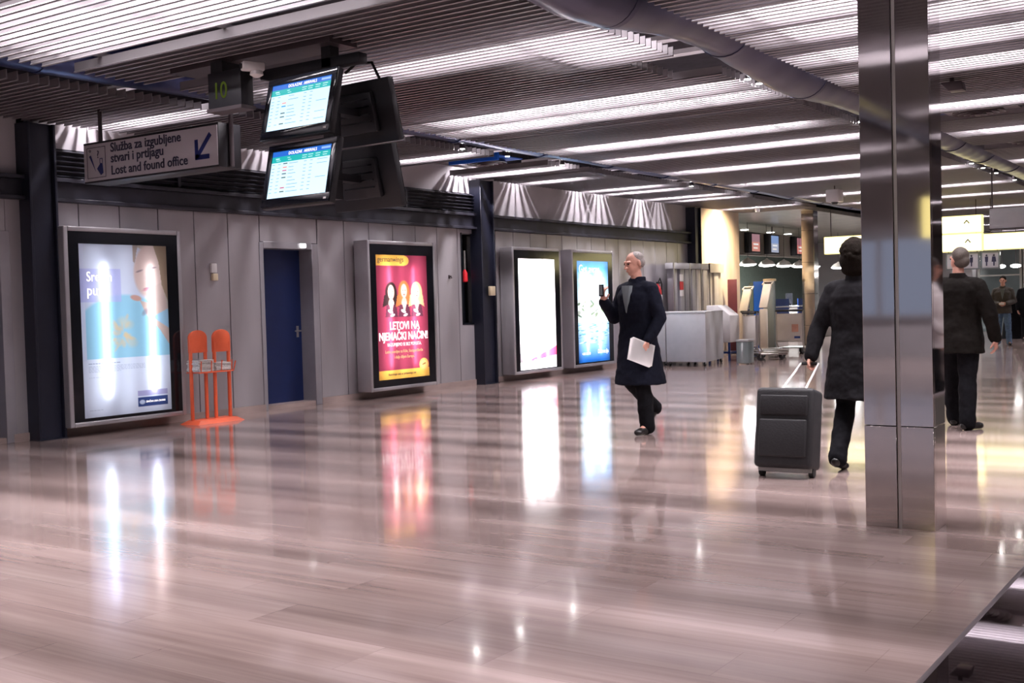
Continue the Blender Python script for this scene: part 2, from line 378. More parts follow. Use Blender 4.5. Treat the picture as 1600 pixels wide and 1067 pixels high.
# wall continuing beyond third column: glossy beige panel, then the check-in recess
struct(MB().box(WX-.3, WX, 24.36, 27.0, 0, ZC+.02).build('wall_left', M['beige'], bevel=.005, seg=1))
struct(MB().box(-17, WX-.3, 26.8, 27.0, 0, 4.4).build('wall_left', M['teal']))
struct(MB().box(-16.6, -16.3, 27, 48, 0, 4.4).build('wall_left', M['teal']))
struct(MB().box(-16.3, GAP1[0]-.4, 27.05, 46, 3.50, 3.6).build('ceiling', M['olive']))
struct(MB().box(-20, 9, 46, 46.3, 0, 4.4).build('wall_back', M['upper']))
struct(MB().box(8.7, 9, -12, 46, 0, 4.4).build('wall_right', M['bronze']))
struct(MB().box(-20, 9, -12.3, -12, 0, 4.4).build('wall_front', M['upper']))
wn = MB().box(-9.5, -5.2, -12.0, -11.96, .9, 2.5).build('window_1', M['daylight']); struct(wn)
MB().box(-9.6, -9.5, -12, -11.9, .8, 2.6).box(-5.2, -5.1, -12, -11.9, .8, 2.6).box(-9.5, -5.2, -12, -11.9, 2.5, 2.6).box(-9.5, -5.2, -12, -11.9, .8, .9).box(-7.4, -7.3, -12, -11.9, .9, 2.5).build('window_frame', M['frame'], wn)

# ------------------------------------------------------------ fluorescent battens above the slats
def batten(x0, x1, y, k=1.0, wd=.07, z=3.98):
    L = x1-x0
    t = empty('fluorescent_batten', ((x0+x1)/2, y, z), 0, 'fluorescent batten above the slatted ceiling, seen as bright slats', 'ceiling light', 'fluorescent battens above the ceiling slats')
    MB().box(-L/2, L/2, -.07, .07, 0, .05).build('housing', M['white'], t)
    area_light('batten_light', (0, 0, -.012), L, wd, TUBE_W*L*k, TUBE_COL, (0, 0, 0), t, math.radians(138))
    for s_ in (-1, 1): MB().box(s_*L*.4-.008, s_*L*.4+.008, -.008, .008, .05, 4.4-z).build('hanger', M['rod'], t)
L1 = (-11.15, -9.75); 
for y, k, (a, b) in ((8.15, 1, (-11.2, -10.2)), (8.2, .6, (-10.1, -9.5)), (11.0, .8, (-11.2, -9.6)), (13.0, .7, (-11.1, -9.6)), (15.35, 2.0, (-11.2, -9.6)), (17.0, 1.0, (-11.2, -10.2)), (19.15, 1.2, (-11.2, -9.8)),
                     (20.0, 1.2, (-11.2, -9.8)), (21.75, 1.4, (-11.2, -9.7)), (22.6, 1.0, (-11.0, -9.7)), (25.7, 1, (-11.2, -9.6))):
    batten(a, b, y, k*.72, .05, 3.84)
for y, k, (a, b) in ((1.2, 1, (-8.5, -4.7)), (3.6, 1.0, (-8.5, -4.7)), (4.6, .7, (-8.5, -5.0)), (5.05, .75, (-8.5, -5.0)), (5.5, .75, (-8.5, -5.2)), (7.85, .7, (-8.3, -4.6)), (8.25, .9, (-5.2, -4.5)), (8.6, .9, (-5.2, -4.5)), (10.6, 1, (-8.3, -4.7)), (11.3, .9, (-8.5, -4.6)),
                     (13.7, .8, (-8.5, -5.0)), (15.2, 1, (-8.6, -4.7)), (17.5, 1, (-8.6, -4.7)), (20.3, 1, (-8.6, -4.7)), (23.8, 1, (-8.4, -4.7)), (26.5, 1, (-8.4, -4.7)),
                     (30.7, 1, (-8.4, -4.7)), (34.5, 1, (-8.4, -4.7)), (39, 1, (-8.4, -4.7))):
    batten(a, b, y, k*(1 if y < 7 else .85))
for y, k, (a, b) in ((-4, 1, (-3.5, .6)), (-.5, 1, (-3.5, .6)), (3.0, 1, (-3.5, .6)), (5.6, .9, (-3.5, -2.2)), (8.15, 1, (-3.6, .6)), (8.9, .9, (-3.5, .5)), (9.95, 1, (-3.6, -.2)), (11.1, .8, (-3.5, .5)), (13.6, .8, (-3.5, .5)), (16.1, .9, (-3.5, .5)),
                     (20.2, 1, (-3.6, .5)), (22.4, .8, (-3.5, .5)), (26.6, 1, (-3.6, .5)), (30.7, 1, (-3.6, .5)), (36, 1, (-3.5, .5))):
    batten(a, b, y, k)
for y in (1, 6, 10, 14, 20, 28, 36): batten(2.5, 6.5, y, .9)
for y in (43.5,): batten(-8.4, -4.7, y); batten(-3.5, .5, y)  # extra battens added to brighten the far end of the hall
for y in (-9.5, -7, -3.5, .5): batten(-8.5, -4.7, y, .9)  # rearmost rows are unseen, added to lighten the wall behind the camera
for y in (-9.5, -7): batten(-3.5, .5, y, .9)  # also added unseen, so the rear wall mirrors brighter in the column

# ------------------------------------------------------------ ducts in the gaps
def duct(name, x, zf, r, y0, y1, m, label, step=.12):
    t = empty(name, (0, 0, 0), 0, label, 'air duct')
    P = []; R = []; y = y0
    while y < y1:
        P.append((x+.02*math.sin(y*.9), y, zf(y))); R.append(r(y)); y += step
    MB().tube(P, R, 28).build('pipe', m, t, smooth=True)
    for yy in [y0+2.05*i for i in range(1, int((y1-y0)/2.05))]:
        zz = zf(yy); rr = r(yy)
        MB().tube([(x+.02*math.sin(yy*.9), yy-.03, zz), (x+.02*math.sin(yy*.9), yy+.03, zz)], rr+.012, 28).build('clamp_band', m, t, smooth=True)
    t.location = (0, 0, 0)
    return t
duct('air_duct', -9.12, lambda y: 3.76+.006*math.sin(y*1.7), lambda y: .24+.003*math.sin(y*52), 2, 45.5, M['duct'],
     'long dark blue round duct running along the ceiling gap nearest the poster wall')
def z2(y): return 3.70-.13*math.exp(-((y-6.9)/.9)**2)+.05*math.exp(-((y-9.0)/.8)**2)-.06*math.exp(-((y-11.2)/1.0)**2)
duct('air_duct', -4.06, z2, lambda y: .265+.012*math.sin(y*.8)+.003*math.sin(y*40), -7, 45.5, M['duct2'],
     'thick sagging grey flexible duct in the ceiling gap that passes behind the polished column')

# downlights in the gaps
def spot(x, y, lab=None):
    t = empty('downlight', (x, y, 3.50), 0, 'small round downlight shining down in a ceiling duct gap', 'ceiling light', 'downlights in the ceiling gaps')
    MB().lathe((0, 0, 0), [(.038, .0), (.042, .0), (.042, .09), (.035, .10)], 16).build('housing', M['rod'], t, smooth=True)
    MB().lathe((0, 0, -.004), [(.03, 0), (.032, .003), (.03, .004)], 16).build('lens', M['spot'], t)
for x, y in ((-9.37, 12.7), (-9.37, 13.8), (-9.36, 15.3), (-9.36, 20.0), (-4.37, 14.3), (-4.37, 14.85), (-4.37, 15.4), (-4.36, 20.3), (-4.36, 21.2), (-4.36, 22.3), (-4.38, 10.7), (-4.38, 11.0), (-4.36, 24)): spot(x, y)
# round ceiling diffusers
def diffuser(x, y, lab, blue=False):
    t = empty('air_diffuser', (x, y, ZC+.01), 0, lab, 'air diffuser')
    for i, r in enumerate((.30, .23, .16, .09)):
        MB().lathe((0, 0, -.0-.008*i), [(r-.05, .05), (r, 0), (r+.01, .004), (r-.035, .055)], 28).build('ring', M['rod'], t, smooth=True)
    MB().lathe((0, 0, -.03), [(.03, 0), (.05, .02), (.03, .06)], 16).build('core', M['rod'], t, smooth=True)
    for q in (-.3, .3): MB().box(q-.01, q+.01, -.01, .01, .075, .91).build('hanger', M['rod'], t)
    MB().box(-.42, .42, -.34, .34, .06, .075).build('plate', M['bluep'] if blue else M['fin'], t)
    if blue: MB().box(-.45, .45, -.38, -.33, -.01, .1).build('edge_strip', M['bluep'], t)
diffuser(-10.05, 14.25, 'round grille diffuser with bright blue edge in ceiling above second steel column', True)
diffuser(-3.05, 14.62, 'round brown grille diffuser, nearer of two in ceiling right of the polished column')
diffuser(-3.0, 18.05, 'round brown grille diffuser, farther of two in ceiling right of the polished column')
sp = empty('loudspeaker', (-2.75, 12.0, 3.44), 0, 'small dark wedge loudspeaker under the ceiling just right of the polished column', 'speaker')
MB().extr([(-.10, -.08, 0), (.10, -.08, 0), (.12, -.08, -.09), (-.02, -.08, -.09)], (0, .16, 0)).build('cabinet', M['rod'], sp, bevel=.006)
MB().box(-.02, .02, -.02, .02, 0, .09).build('bracket', M['rod'], sp)
cm_ = empty('projector_box', (-7.26, 22.0, 3.40), 0, 'small white box fixture hanging from the far slatted ceiling left of polished column', 'fixture')
MB().box(-.13, .13, -.15, .15, -.24, .0).build('case', M['white'], cm_, bevel=.02)
MB().lathe((0, 0, -.28), [(.05, 0), (.07, .04), (.07, .06)], 14).build('lens', M['blackm'], cm_)
MB().tube([(0, 0, 0), (0, 0, .1)], .012, 8).build('stem', M['rod'], cm_)

# ------------------------------------------------------------ polished column
pc = empty('polished_column', (-1.835, 6.74, 0), 0, 'square mirror-polished steel column standing alone in the hall foreground', 'column')
for i, (a, b) in enumerate(((-.195, -.012), (.012, .195))):
    for z0, z1, m in ((0.0, .588, 'chrome2'), (.592, 4.38, 'chrome')):
        MB().box(a, b, -.13, -.10, z0, z1).build('face_sheet', M[m], pc, bevel=.002, seg=1)
for z0, z1, m in ((0.0, .588, 'chrome2'), (.592, 4.38, 'chrome')):
    MB().box(.165, .195, -.098, .13, z0, z1).build('side_sheet', M[m], pc, bevel=.002, seg=1)
    MB().box(-.195, -.165, -.098, .13, z0, z1).build('side_sheet', M[m], pc, bevel=.002, seg=1)
MB().box(-.163, .163, .10, .13, 0, 4.38).build('rear_sheet', M['chrome'], pc)
MB().box(-.16, .16, -.099, .099, 0, 4.38).build('core', M['frame'], pc)
MB().box(-.010, .010, -.118, -.10, 0, 4.38).build('joint_strip', M['alu'], pc)

# ------------------------------------------------------------ polished ledge, bottom right
lg = empty('polished_ledge', (0, 0, 0), 0, 'low ledge with mirror-polished dark metal top in the bottom right corner', 'ledge')
MB().box(-.70, 1.3, -1.0, 12.0, .41, .45).build('top_plate', M['ledge'], lg)
MB().tube([(-.70, -1.0, .43), (-.70, 12.0, .43)], .021, 12).build('edge_rail', M['rod'], lg, smooth=True)
MB().box(-.66, 1.25, -.95, 11.95, 0, .409).build('body', M['blackm'], lg)

# ------------------------------------------------------------ light boxes with posters
def sstep(a, b, x): return np.clip((x-a)/(b-a), 0, 1)
def canvas(w_, h_, col): return np.ones((h_, w_, 3))*np.array(col)
def grid(img): h, w_, _ = img.shape; return np.meshgrid((np.arange(w_)+.5)/w_, (np.arange(h)+.5)/h)
def ell(img, cx, cy, rx, ry, col, a=1.0, soft=.15, rot=0):
    U, V = grid(img); asp = img.shape[0]/img.shape[1]
    dx, dy = U-cx, (V-cy)*asp; c, s = math.cos(rot), math.sin(rot); ex, ey = (dx*c+dy*s)/rx, (-dx*s+dy*c)/(ry*asp)
    d = np.sqrt(ex**2+ey**2); k = (1-sstep(1-soft, 1+soft*.3, d))[..., None]*a
    img[:] = img*(1-k)+np.array(col)*k
def rect(img, u0, v0, u1, v1, col, a=1.0):
    U, V = grid(img); k = ((U >= u0) & (U <= u1) & (V >= v0) & (V <= v1))[..., None]*a
    img[:] = img*(1-k)+np.array(col)*k
def poly(img, pts, col, a=1.0):
    U, V = grid(img); ins = np.zeros(U.shape, bool); n = len(pts)
    for i in range(n):
        (x1, y1), (x2, y2) = pts[i], pts[(i+1) % n]
        if y1 == y2: continue
        c = ((V > y1) != (V > y2)) & (U < (x2-x1)*(V-y1)/(y2-y1)+x1); ins ^= c
    k = ins[..., None]*a; img[:] = img*(1-k)+np.array(col)*k
def textrows(img, u0, u1, v0, v1, rows, col, dens=.6):
    h, w_, _ = img.shape
    for r in range(rows):
        v = v0+(v1-v0)*(r+.3)/rows; j = int(v*h); i = int(u0*w_); end = int(u1*w_*(1 if r < rows-1 else .6))
        while i < end:
            L_ = random.randint(2, 6); img[j, i:min(i+L_, end)] = img[j, i:min(i+L_, end)]*(1-dens)+np.array(col)*dens; i += L_+1

def art_globe():
    im = canvas(150, 250, (.66, .66, .76)); U, V = grid(im)
    im *= (1-.12*sstep(.3, 1, U))[..., None]
    # globe
    ell(im, .48, .60, .62, .31, (.33, .57, .70), 1, .04)
    for i in range(26):
        a = random.uniform(0, 6.28); q = random.uniform(.3, 1.1); ell(im, .46+.12*q*math.cos(a), .52+.085*q*math.sin(a)+.02*math.cos(3*a), random.uniform(.02, .06), random.uniform(.006, .018), (.72, .52, .30), .6, .5, a)
    for c in ((.46, .45), (.52, .47), (.40, .57), (.56, .58)): ell(im, c[0], c[1], .07, .03, (.66, .56, .38), .5, .6)
    rect(im, 0, .665, 1, 1, (.74, .74, .84)); rect(im, 0, 0, .055, .67, (.70, .70, .82))
    # head: hair, face
    poly(im, [(.60, 0), (1, 0), (1, .42), (.93, .36), (.88, .22), (.80, .05)], (.52, .42, .36))
    ell(im, .80, .15, .20, .17, (.66, .47, .42), 1, .1, .15); poly(im, [(.72, .28), (.93, .22), (1, .40), (.86, .42)], (.60, .43, .38))
    poly(im, [(.84, 0), (1, 0), (1, .34), (.93, .24), (.90, .10)], (.34, .23, .16)); poly(im, [(.60, 0), (.66, 0), (.62, .11), (.60, .10)], (.42, .32, .28))
    for c, r in (((.67, .155), .3), ((.83, .135), .15)): ell(im, c[0], c[1], .05, .006, (.22, .16, .18), .9, .4, -r)
    ell(im, .74, .195, .025, .02, (.58, .42, .40), .6, .6); ell(im, .76, .262, .07, .010, (.55, .22, .26), .9, .4, -.25); ell(im, .76, .255, .06, .005, (.4, .15, .2), .8, .4, -.2)
    # hand and arm holding the globe
    ell(im, .62, .315, .07, .018, (.62, .34, .28), 1, .2, .2); poly(im, [(.66, .33), (.86, .36), (1, .50), (1, .60), (.88, .50), (.74, .42)], (.60, .42, .36))
    poly(im, [(.80, .43), (1, .38), (1, .50)], (.34, .52, .66)); ell(im, .72, .40, .03, .03, (.25, .2, .25), .7, .5, .8)
    # lilac block for the greeting, captions, airport bar
    rect(im, 0, .145, .45, .335, (.46, .44, .74), .75); 
    textrows(im, .07, .70, .685, .70, 1, (.2, .2, .3), .9); textrows(im, .07, .70, .705, .745, 5, (.35, .35, .45), .6); textrows(im, .07, .40, .765, .775, 1, (.4, .4, .5), .5)
    textrows(im, .06, .35, .955, .965, 1, (.35, .35, .45), .6)
    rect(im, .60, .868, .955, .90, (.42, .38, .60)); rect(im, .60, .91, .955, .965, (.04, .07, .22)); ell(im, .65, .937, .035, .014, (.6, .65, .8), 1, .2)
    return im
def art_maroon():
    im = canvas(120, 230, (.27, .045, .085)); U, V = grid(im)
    rect(im, 0, .925, 1, 1, (.80, .52, .10)); rect(im, 0, 0, .55, .085, (.80, .52, .10)); ell(im, .55, .045, .09, .04, (.80, .52, .10), 1, .05)
    ell(im, .89, .90, .095, .053, (.80, .55, .14), 1, .05); ell(im, .89, .90, .07, .038, (.86, .64, .22), 1, .05); ell(im, .89, .895, .045, .006, (.2, .1, .03), 1, .2, -.3)
    for cx, hair, lift in ((.28, (.03, .02, .02), 0), (.53, (.45, .16, .05), -.01), (.78, (.75, .45, .22), 0)):
        ell(im, cx, .31+lift, .115, .095, hair, 1, .08)
        poly(im, [(cx-.13, .32), (cx+.12, .32), (cx+.15, .42), (cx+.06, .40), (cx-.06, .40), (cx-.17, .42)], hair)
        ell(im, cx, .40+lift, .055, .05, (.62, .38, .29), 1, .1); poly(im, [(cx-.09, .40), (cx+.09, .40), (cx+.12, .50), (cx-.12, .50)], (.09, .03, .05))
        poly(im, [(cx-.05, .38), (cx+.05, .38), (cx, .47)], (.72, .5, .42)); ell(im, cx, .30+lift, .062, .058, (.74, .46, .36), 1, .1)
        for s in (-1, 1): ell(im, cx+s*.024, .295+lift, .012, .005, (.2, .08, .06), .9, .4)
        ell(im, cx, .33+lift, .024, .006, (.65, .12, .12), 1, .3); ell(im, cx-.02, .455, .05, .012, (.86, .84, .84), 1, .2, .4); ell(im, cx+.02, .485, .045, .010, (.8, .78, .78), 1, .2, -.3)
    return im
def art_white():
    im = canvas(110, 230, (.97, .95, .95))
    ell(im, .08, .30, .05, .03, (.85, .72, .62), .5, .5); ell(im, .9, .28, .04, .03, (.85, .70, .60), .5, .5)
    for c in ((.08, .46), (.62, .58), (.58, .68), (.64, .73)): ell(im, c[0], c[1], .025, .008, (.45, .35, .35), .7, .5, .5)
    poly(im, [(.30, .905), (1, .80), (1, .885), (.30, .925)], (.85, .06, .14)); poly(im, [(0, .85), (.12, .84), (.14, .92), (0, .93)], (.25, .22, .25))
    for i in range(34): ell(im, random.uniform(0, .95), random.uniform(.915, .95), .03, .012, random.choice([(.2, .17, .2), (.6, .35, .2), (.75, .7, .7), (.4, .35, .4), (.15, .12, .15)]), .9, .3, random.random())
    rect(im, 0, .963, 1, 1, (.8, .78, .85)); return im
def art_sea():
    im = canvas(130, 240, (.05, .35, .80)); U, V = grid(im)
    k = np.clip((V-.05)/.3, 0, 1)[..., None]; im[:] = np.array((.10, .42, .85))*(1-k)+np.array((.75, .9, .98))*k
    for i in range(24): ell(im, random.uniform(.1, .9), random.uniform(.12, .36), .14, .03, (.9, .95, 1), .6, .9)
    rect(im, 0, .385, 1, .60, (.80, .80, .74))
    for i in range(46):
        x, y = random.uniform(0, 1), random.uniform(.39, .55); ell(im, x, y, random.uniform(.03, .10), random.uniform(.008, .025), random.choice([(.10, .14, .08), (.16, .18, .10), (.45, .42, .34), (.9, .88, .82)]), .95, .25, random.uniform(-.7, .7))
    k = np.clip((V-.60)/.38, 0, 1)[..., None]; sea = np.array((.55, .75, .85))*(1-k)+np.array((.02, .16, .55))*k
    im[:] = np.where((V > .60)[..., None], sea, im)
    for i in range(60):
        x, y = random.uniform(0, 1), random.uniform(.62, .84); ell(im, x, y, random.uniform(.03, .12), random.uniform(.003, .008), random.choice([(.04, .12, .22), (.85, .92, .95), (.10, .30, .55)]), .8, .4, random.uniform(-.15, .15))
    rect(im, 0, .60, 1, .606, (.9, .9, .85)); return im

def lightbox(y0, art, label, tubes, watts, tv=(.12, .88), tcol=(.80, .90, 1.0), pr=(.20, 2.15), back=26):
    W = 1.60; z0, z1 = .11, 2.34
    t = empty('advertising_light_box', (WX, y0+W/2, 0), 0, label, 'light box'); t['group'] = 'advertising light boxes on the left wall'
    D = .30
    c = MB(); b = .055
    # hollow casing: four rounded sides and a back
    c.box(.03, D, -W/2, -W/2+b, z0, z1); c.box(.03, D, W/2-b, W/2, z0, z1); c.box(.03, D, -W/2+b, W/2-b, z1-b, z1); c.box(.03, D, -W/2+b, W/2-b, z0, z0+b)
    c.build('casing', M['casing'], t, bevel=.014, seg=3)
    MB().box(.03, .05, -W/2+b, W/2-b, z0+b, z1-b).build('back_panel', M['white'], t)
    MB().box(0, .03, -W/2+.2, W/2-.2, z0+.3, z1-.3).build('wall_mount', M['blackm'], t)
    py0, py1 = -W/2+.185, W/2-.215
    pz0, pz1 = pr
    g = MB(); x0, x1 = D-.02, D-.006
    g.box(x0, x1, -W/2+b, py0, z0+b, z1-b).box(x0, x1, py1, W/2-b, z0+b, z1-b).box(x0, x1, py0, py1, pz1, z1-b).box(x0, x1, py0, py1, z0+b, pz0)
    g.build('bezel', M['black'], t)
    im = art(); picture('poster', im, (D-.012, py0, pz1), (0, 1, 0), (0, 0, 1), py1-py0, pz1-pz0, M['film'], t)
    H = pz1-pz0
    for u, k in tubes:
        yy = py0+(py1-py0)*u; zz = pz1-H*(tv[0]+tv[1])/2
        area_light('tube', (D-.012-.055, yy, zz), H*(tv[1]-tv[0]), .035, watts*k, tcol, (0, -PI/2, 0), t)
    for u in (.18, .5, .82):
        area_light('tube', (.10, py0+(py1-py0)*u, (pz0+pz1)/2), H*.95, .05, back, tcol, (0, -PI/2, 0), t)
    return t, py0, py1, pz0, pz1, D
def lb_text(t, D, py0, pw, pz1, ph, txt, u, v, size, m, align='LEFT', xs=1.0, bold=0):
    return place_text('poster_lettering', txt, size, m, (D-.006, py0+pw*u, pz1-ph*v), (0, 1, 0), (0, 0, 1), t, align, xs, .0012, bold)
t, a, b, c0, c1, D = lightbox(7.60, art_globe, 'large backlit poster of a child holding a blue globe, leftmost light box', ((.27, 1), (.80, .9)), 3.8, back=2.0)
P = (t, D, a, b-a, c1, c1-c0)
lb_text(*P, 'Sretan', .07, .215, .155, M['txtw'], xs=.85); lb_text(*P, 'put', .07, .295, .165, M['txtw'], xs=.9)
lb_text(*P, 'ZRAČNA LUKA ZAGREB', .69, .943, .030, M['txtw'], xs=.85)
t, a, b, c0, c1, D = lightbox(12.59, art_maroon, 'backlit maroon and gold poster showing three women with bold white lettering', ((.25, 1), (.72, 1)), 5, (.10, .90), (1, .82, .88), (.27, 2.13), 7)
P = (t, D, a, b-a, c1, c1-c0)
lb_text(*P, 'germanwings', .03, .055, .115, M['dark'], xs=1.0)
lb_text(*P, 'LETOVI NA', .52, .60, .165, M['txtw'], 'CENTER', .86, .004); lb_text(*P, 'NJEMAČKI NAČIN!', .50, .685, .165, M['txtw'], 'CENTER', .84, .004)
lb_text(*P, 'RAZUMIJEMO SE BEZ POPUSTA.', .51, .735, .072, M['txtw'], 'CENTER', .80)
lb_text(*P, 'Letite povoljno za Köln, Stuttgart/Berlin', .50, .79, .066, M['txty'], 'CENTER', .84); lb_text(*P, 'i dalje diljem Europe.', .50, .835, .066, M['txty'], 'CENTER', .86)
lb_text(*P, 'Rezervirajte sada na germanwings.com', .45, .97, .052, M['dark'], 'CENTER', .80)
t, a, b, c0, c1, D = lightbox(16.35, art_white, 'overexposed white backlit poster with red stripe near the bottom', ((.25, 1), (.5, 1), (.75, 1)), 9, (.02, .98), (1, .97, 1), (.18, 2.14), 26)
t, a, b, c0, c1, D = lightbox(18.34, art_sea, 'blue backlit poster of rocks and sea partly behind the man in long coat', ((.30, 1), (.70, 1)), 6.5, (.08, .92), (.80, .93, 1), (.19, 2.13), 6)
P = (t, D, a, b-a, c1, c1-c0)
lb_text(*P, 'Get away', .06, .115, .22, M['txtw'], xs=.9); lb_text(*P, '+385 856 50', .10, .925, .07, M['txtw'], xs=.9); lb_text(*P, 'Dalmacija', .60, .92, .12, M['txtw'], xs=.9)

# ------------------------------------------------------------ orange newspaper stand
ns = empty('newspaper_stand', (-10.90, 9.45, 0), 0, 'orange two-headed newspaper stand against the wall right of the globe poster', 'newspaper stand')
MB().add([(-.17, -.36, 0), (.17, -.36, 0), (.17, .38, 0), (-.17, .38, 0), (-.10, -.27, .05), (.11, -.27, .05), (.11, .30, .05), (-.10, .30, .05)],
         [(3, 2, 1, 0), (4, 5, 6, 7), (0, 1, 5, 4), (1, 2, 6, 5), (2, 3, 7, 6), (3, 0, 4, 7)]).build('base', M['orange'], ns, bevel=.004)
for yc, dx in ((-.16, -.03), (.155, .03)):
    for s in (-1, 1):
        MB().tube([(dx, yc+s*.113, .045), (dx, yc+s*.113, .98)], .023, 10).build('leg', M['orange'], ns, smooth=True)
    pts = [(dx-.02, yc-.135, .86), (dx-.02, yc+.135, .86), (dx-.02, yc+.135, 1.04)]
    pts += [(dx-.02, yc+.135*math.cos(a), 1.04+.095*math.sin(a)) for a in [PI*k/12 for k in range(1, 12)]]+[(dx-.02, yc-.135, 1.04)]
    MB().extr(pts, (.04, 0, 0)).build('head_panel', M['orange'], ns, bevel=.006)
tr = MB()
for s in (-1, 1): tr.tube([(s*.11, -.27, .62), (s*.11, .27, .62), (s*.12, .30, .74)], .008, 8)
for y in (-.24, -.08, .08, .24): tr.tube([(-.11, y, .62), (.11, y, .62), (.12, y, .76)], .007, 8)
tr.build('wire_tray', M['orange'], ns, smooth=True)
def paper_stack(x, y, z, n, rz, lab):
    t = empty('newspaper_stack', (x, y, z), rz, lab, 'newspapers', 'newspapers on the orange stand')
    m = MB()
    for i in range(n):
        j = random.uniform(-.008, .008); m.box(-.10+j, .10+j, -.12+j, .12-j, i*.011, i*.011+.0095)
    m.build('sheets', M['paper'], t)
    mm = MB().box(-.07, .07, -.09, -.02, n*.011, n*.011+.001).build('photo_print', M['dark'], t)
paper_stack(-10.90, 9.30, .632, 13, .06, 'left stack of folded newspapers in the orange stand')
paper_stack(-10.90, 9.58, .632, 9, -.05, 'right stack of folded newspapers in the orange stand, slightly lower')

# ------------------------------------------------------------ small wall things
th = empty('wall_thermostat', (WX, 9.94, 1.86), 0, 'small cream thermostat box on the grey wall panel left of the blue door', 'thermostat')
MB().box(0, .04, -.045, .045, -.01, .11).build('case', M['white'], th, bevel=.008); MB().box(0, .05, -.03, .05, -.11, -.02).build('lower_case', M['cream'], th, bevel=.008)
cb = empty('call_box', (WX+.20, 15.82, 1.58), 0, 'small cream square box mounted on the dark steel column right of maroon poster', 'box')
MB().box(0, .05, -.075, .075, -.08, .08).build('case', M['cream'], cb, bevel=.01); MB().box(.05, .055, -.05, .05, -.05, .05).build('cover', M['cream'], cb, bevel=.002)
hk = empty('wall_hook', (WX, 14.93, 1.82), 0, 'small dark hook sticking out of wall panel right of the maroon poster', 'hook')
MB().box(0, .01, -.02, .02, -.03, .03).build('plate', M['rod'], hk); MB().tube([(.0, 0, 0), (.06, -.02, .01), (.09, -.05, -.02)], .01, 8).build('arm', M['rod'], hk, smooth=True)
dl = empty('door_lamp', (WX+.016, 11.55, 2.24), 0, 'tiny bright white lamp on top of the blue door frame', 'lamp')
MB().box(0, .03, -.05, .05, -.03, .03).build('case', M['lampw2'], dl, bevel=.006)
nc = MB().box(WX-.26, WX-.22, 15.27, 16.27, 1.02, 2.56).box(WX-.22, WX+.005, 15.27, 15.30, 1.02, 2.56).box(WX-.22, WX+.005, 16.24, 16.27, 1.02, 2.56).box(WX-.22, WX+.005, 15.3, 16.24, 1.02, 1.05)
struct(nc.build('wall_left', M['black']), 'tall black recessed niche in the wall behind the second steel column')
fh = empty('fire_tool', (WX-.1, 15.5, 1.85), 0, 'red and chrome fire tool hanging inside the black niche', 'fire tool')
MB().lathe((0, 0, -.12), [(.02, 0), (.05, .02), (.045, .16), (.02, .22)], 14).build('red_body', M['red'], fh, smooth=True)
MB().tube([(0, 0, .1), (0, 0, .42)], .02, 10).build('chrome_shaft', M['alu'], fh, smooth=True)
MB().tube([(-.1, 0, .3), (0, 0, .3)], .01, 8).build('bracket', M['blackm'], fh)
fe = empty('fire_extinguisher', (-11.24, 22.2, 1.10), 0, 'red fire extinguisher on the wall left of the folding partition', 'fire extinguisher')
MB().lathe((0, 0, 0), [(.05, 0), (.085, .02), (.085, .46), (.06, .54), (.03, .57), (.025, .60)], 18).build('cylinder', M['red'], fe, smooth=True)
MB().box(-.03, .03, -.02, .10, .60, .64).build('valve', M['blackm'], fe, bevel=.005)
MB().tube([(0, .05, .64), (0, .12, .72), (.02, .16, .60), (.03, .13, .30), (.03, .11, .15)], .014, 8).build('hose', M['rubber'], fe, smooth=True)
MB().box(-.13, -.06, -.03, .03, .3, .36).build('wall_bracket', M['blackm'], fe)
MB().box(.084, .087, -.05, .05, .2, .36).build('paper_label', M['white'], fe)

# ------------------------------------------------------------ hanging lost and found sign
sg = empty('hanging_sign', (-9.35, 7.55, 2.93), 0, 'hanging sign for the lost and found office with blue arrow, on two rods', 'sign')
MB().box(-1.03, 1.03, -.14, .14, -.21, .21).build('box', M['blackm'], sg, bevel=.006)
MB().box(-1.015, 1.02, -.148, -.14, -.19, .185).build('face', M['signw'], sg)
for (tx, zz) in (('Služba za izgubljene', .082), ('stvari i prtljagu', -.025), ('Lost and found office', -.150)):
    place_text('lettering', tx, .130, M['dark'], (-.575, -.150, zz), (1, 0, 0), (0, 0, 1), sg, xs=1.06, bold=.0018)
ar = MB()
def seg2(a, b, wd):
    a, b = Vector((a[0], -.150, a[1])), Vector((b[0], -.150, b[1])); d = (b-a).normalized(); n = Vector((-d.z, 0, d.x))*wd/2
    return [a+n, b+n, b-n, a-n]
for a_, b_ in (((.93, .11), (.74, -.09)), ((.73, .07), (.73, -.11)), ((.71, -.10), (.91, -.10))): ar.extr(seg2(a_, b_, .045), (0, -.003, 0))
ar.build('arrow', M['navy'], sg)
pg = MB()
for a_, b_ in (((-.96, .15), (-.66, .15)), ((-.96, -.16), (-.66, -.16)), ((-.96, .15), (-.96, -.16)), ((-.66, .15), (-.66, -.16))): pg.extr(seg2(a_, b_, .006), (0, -.002, 0))
pg.build('pictogram_frame', M['dark'], sg)
place_text('lettering', '?', .11, M['dark'], (-.80, -.150, .04), (1, 0, 0), (0, 0, 1), sg); place_text('lettering', '°', .10, M['dark'], (-.93, -.150, .06), (1, 0, 0), (0, 0, 1), sg)
um = MB(); um.extr([(-.925, -.150, .065), (-.895, -.150, .075), (-.82, -.150, -.10)], (0, -.002, 0)); um.extr([(-.80, -.150, -.07), (-.74, -.150, -.015), (-.71, -.150, -.02), (-.70, -.150, -.12), (-.74, -.150, -.14)], (0, -.002, 0))
um.extr(seg2((-.75, -.02), (-.75, .03), .008), (0, -.002, 0)).extr(seg2((-.71, -.02), (-.71, .03), .008), (0, -.002, 0)).extr(seg2((-.75, .03), (-.71, .03), .008), (0, -.002, 0))
um.build('pictogram', M['navy'], sg)
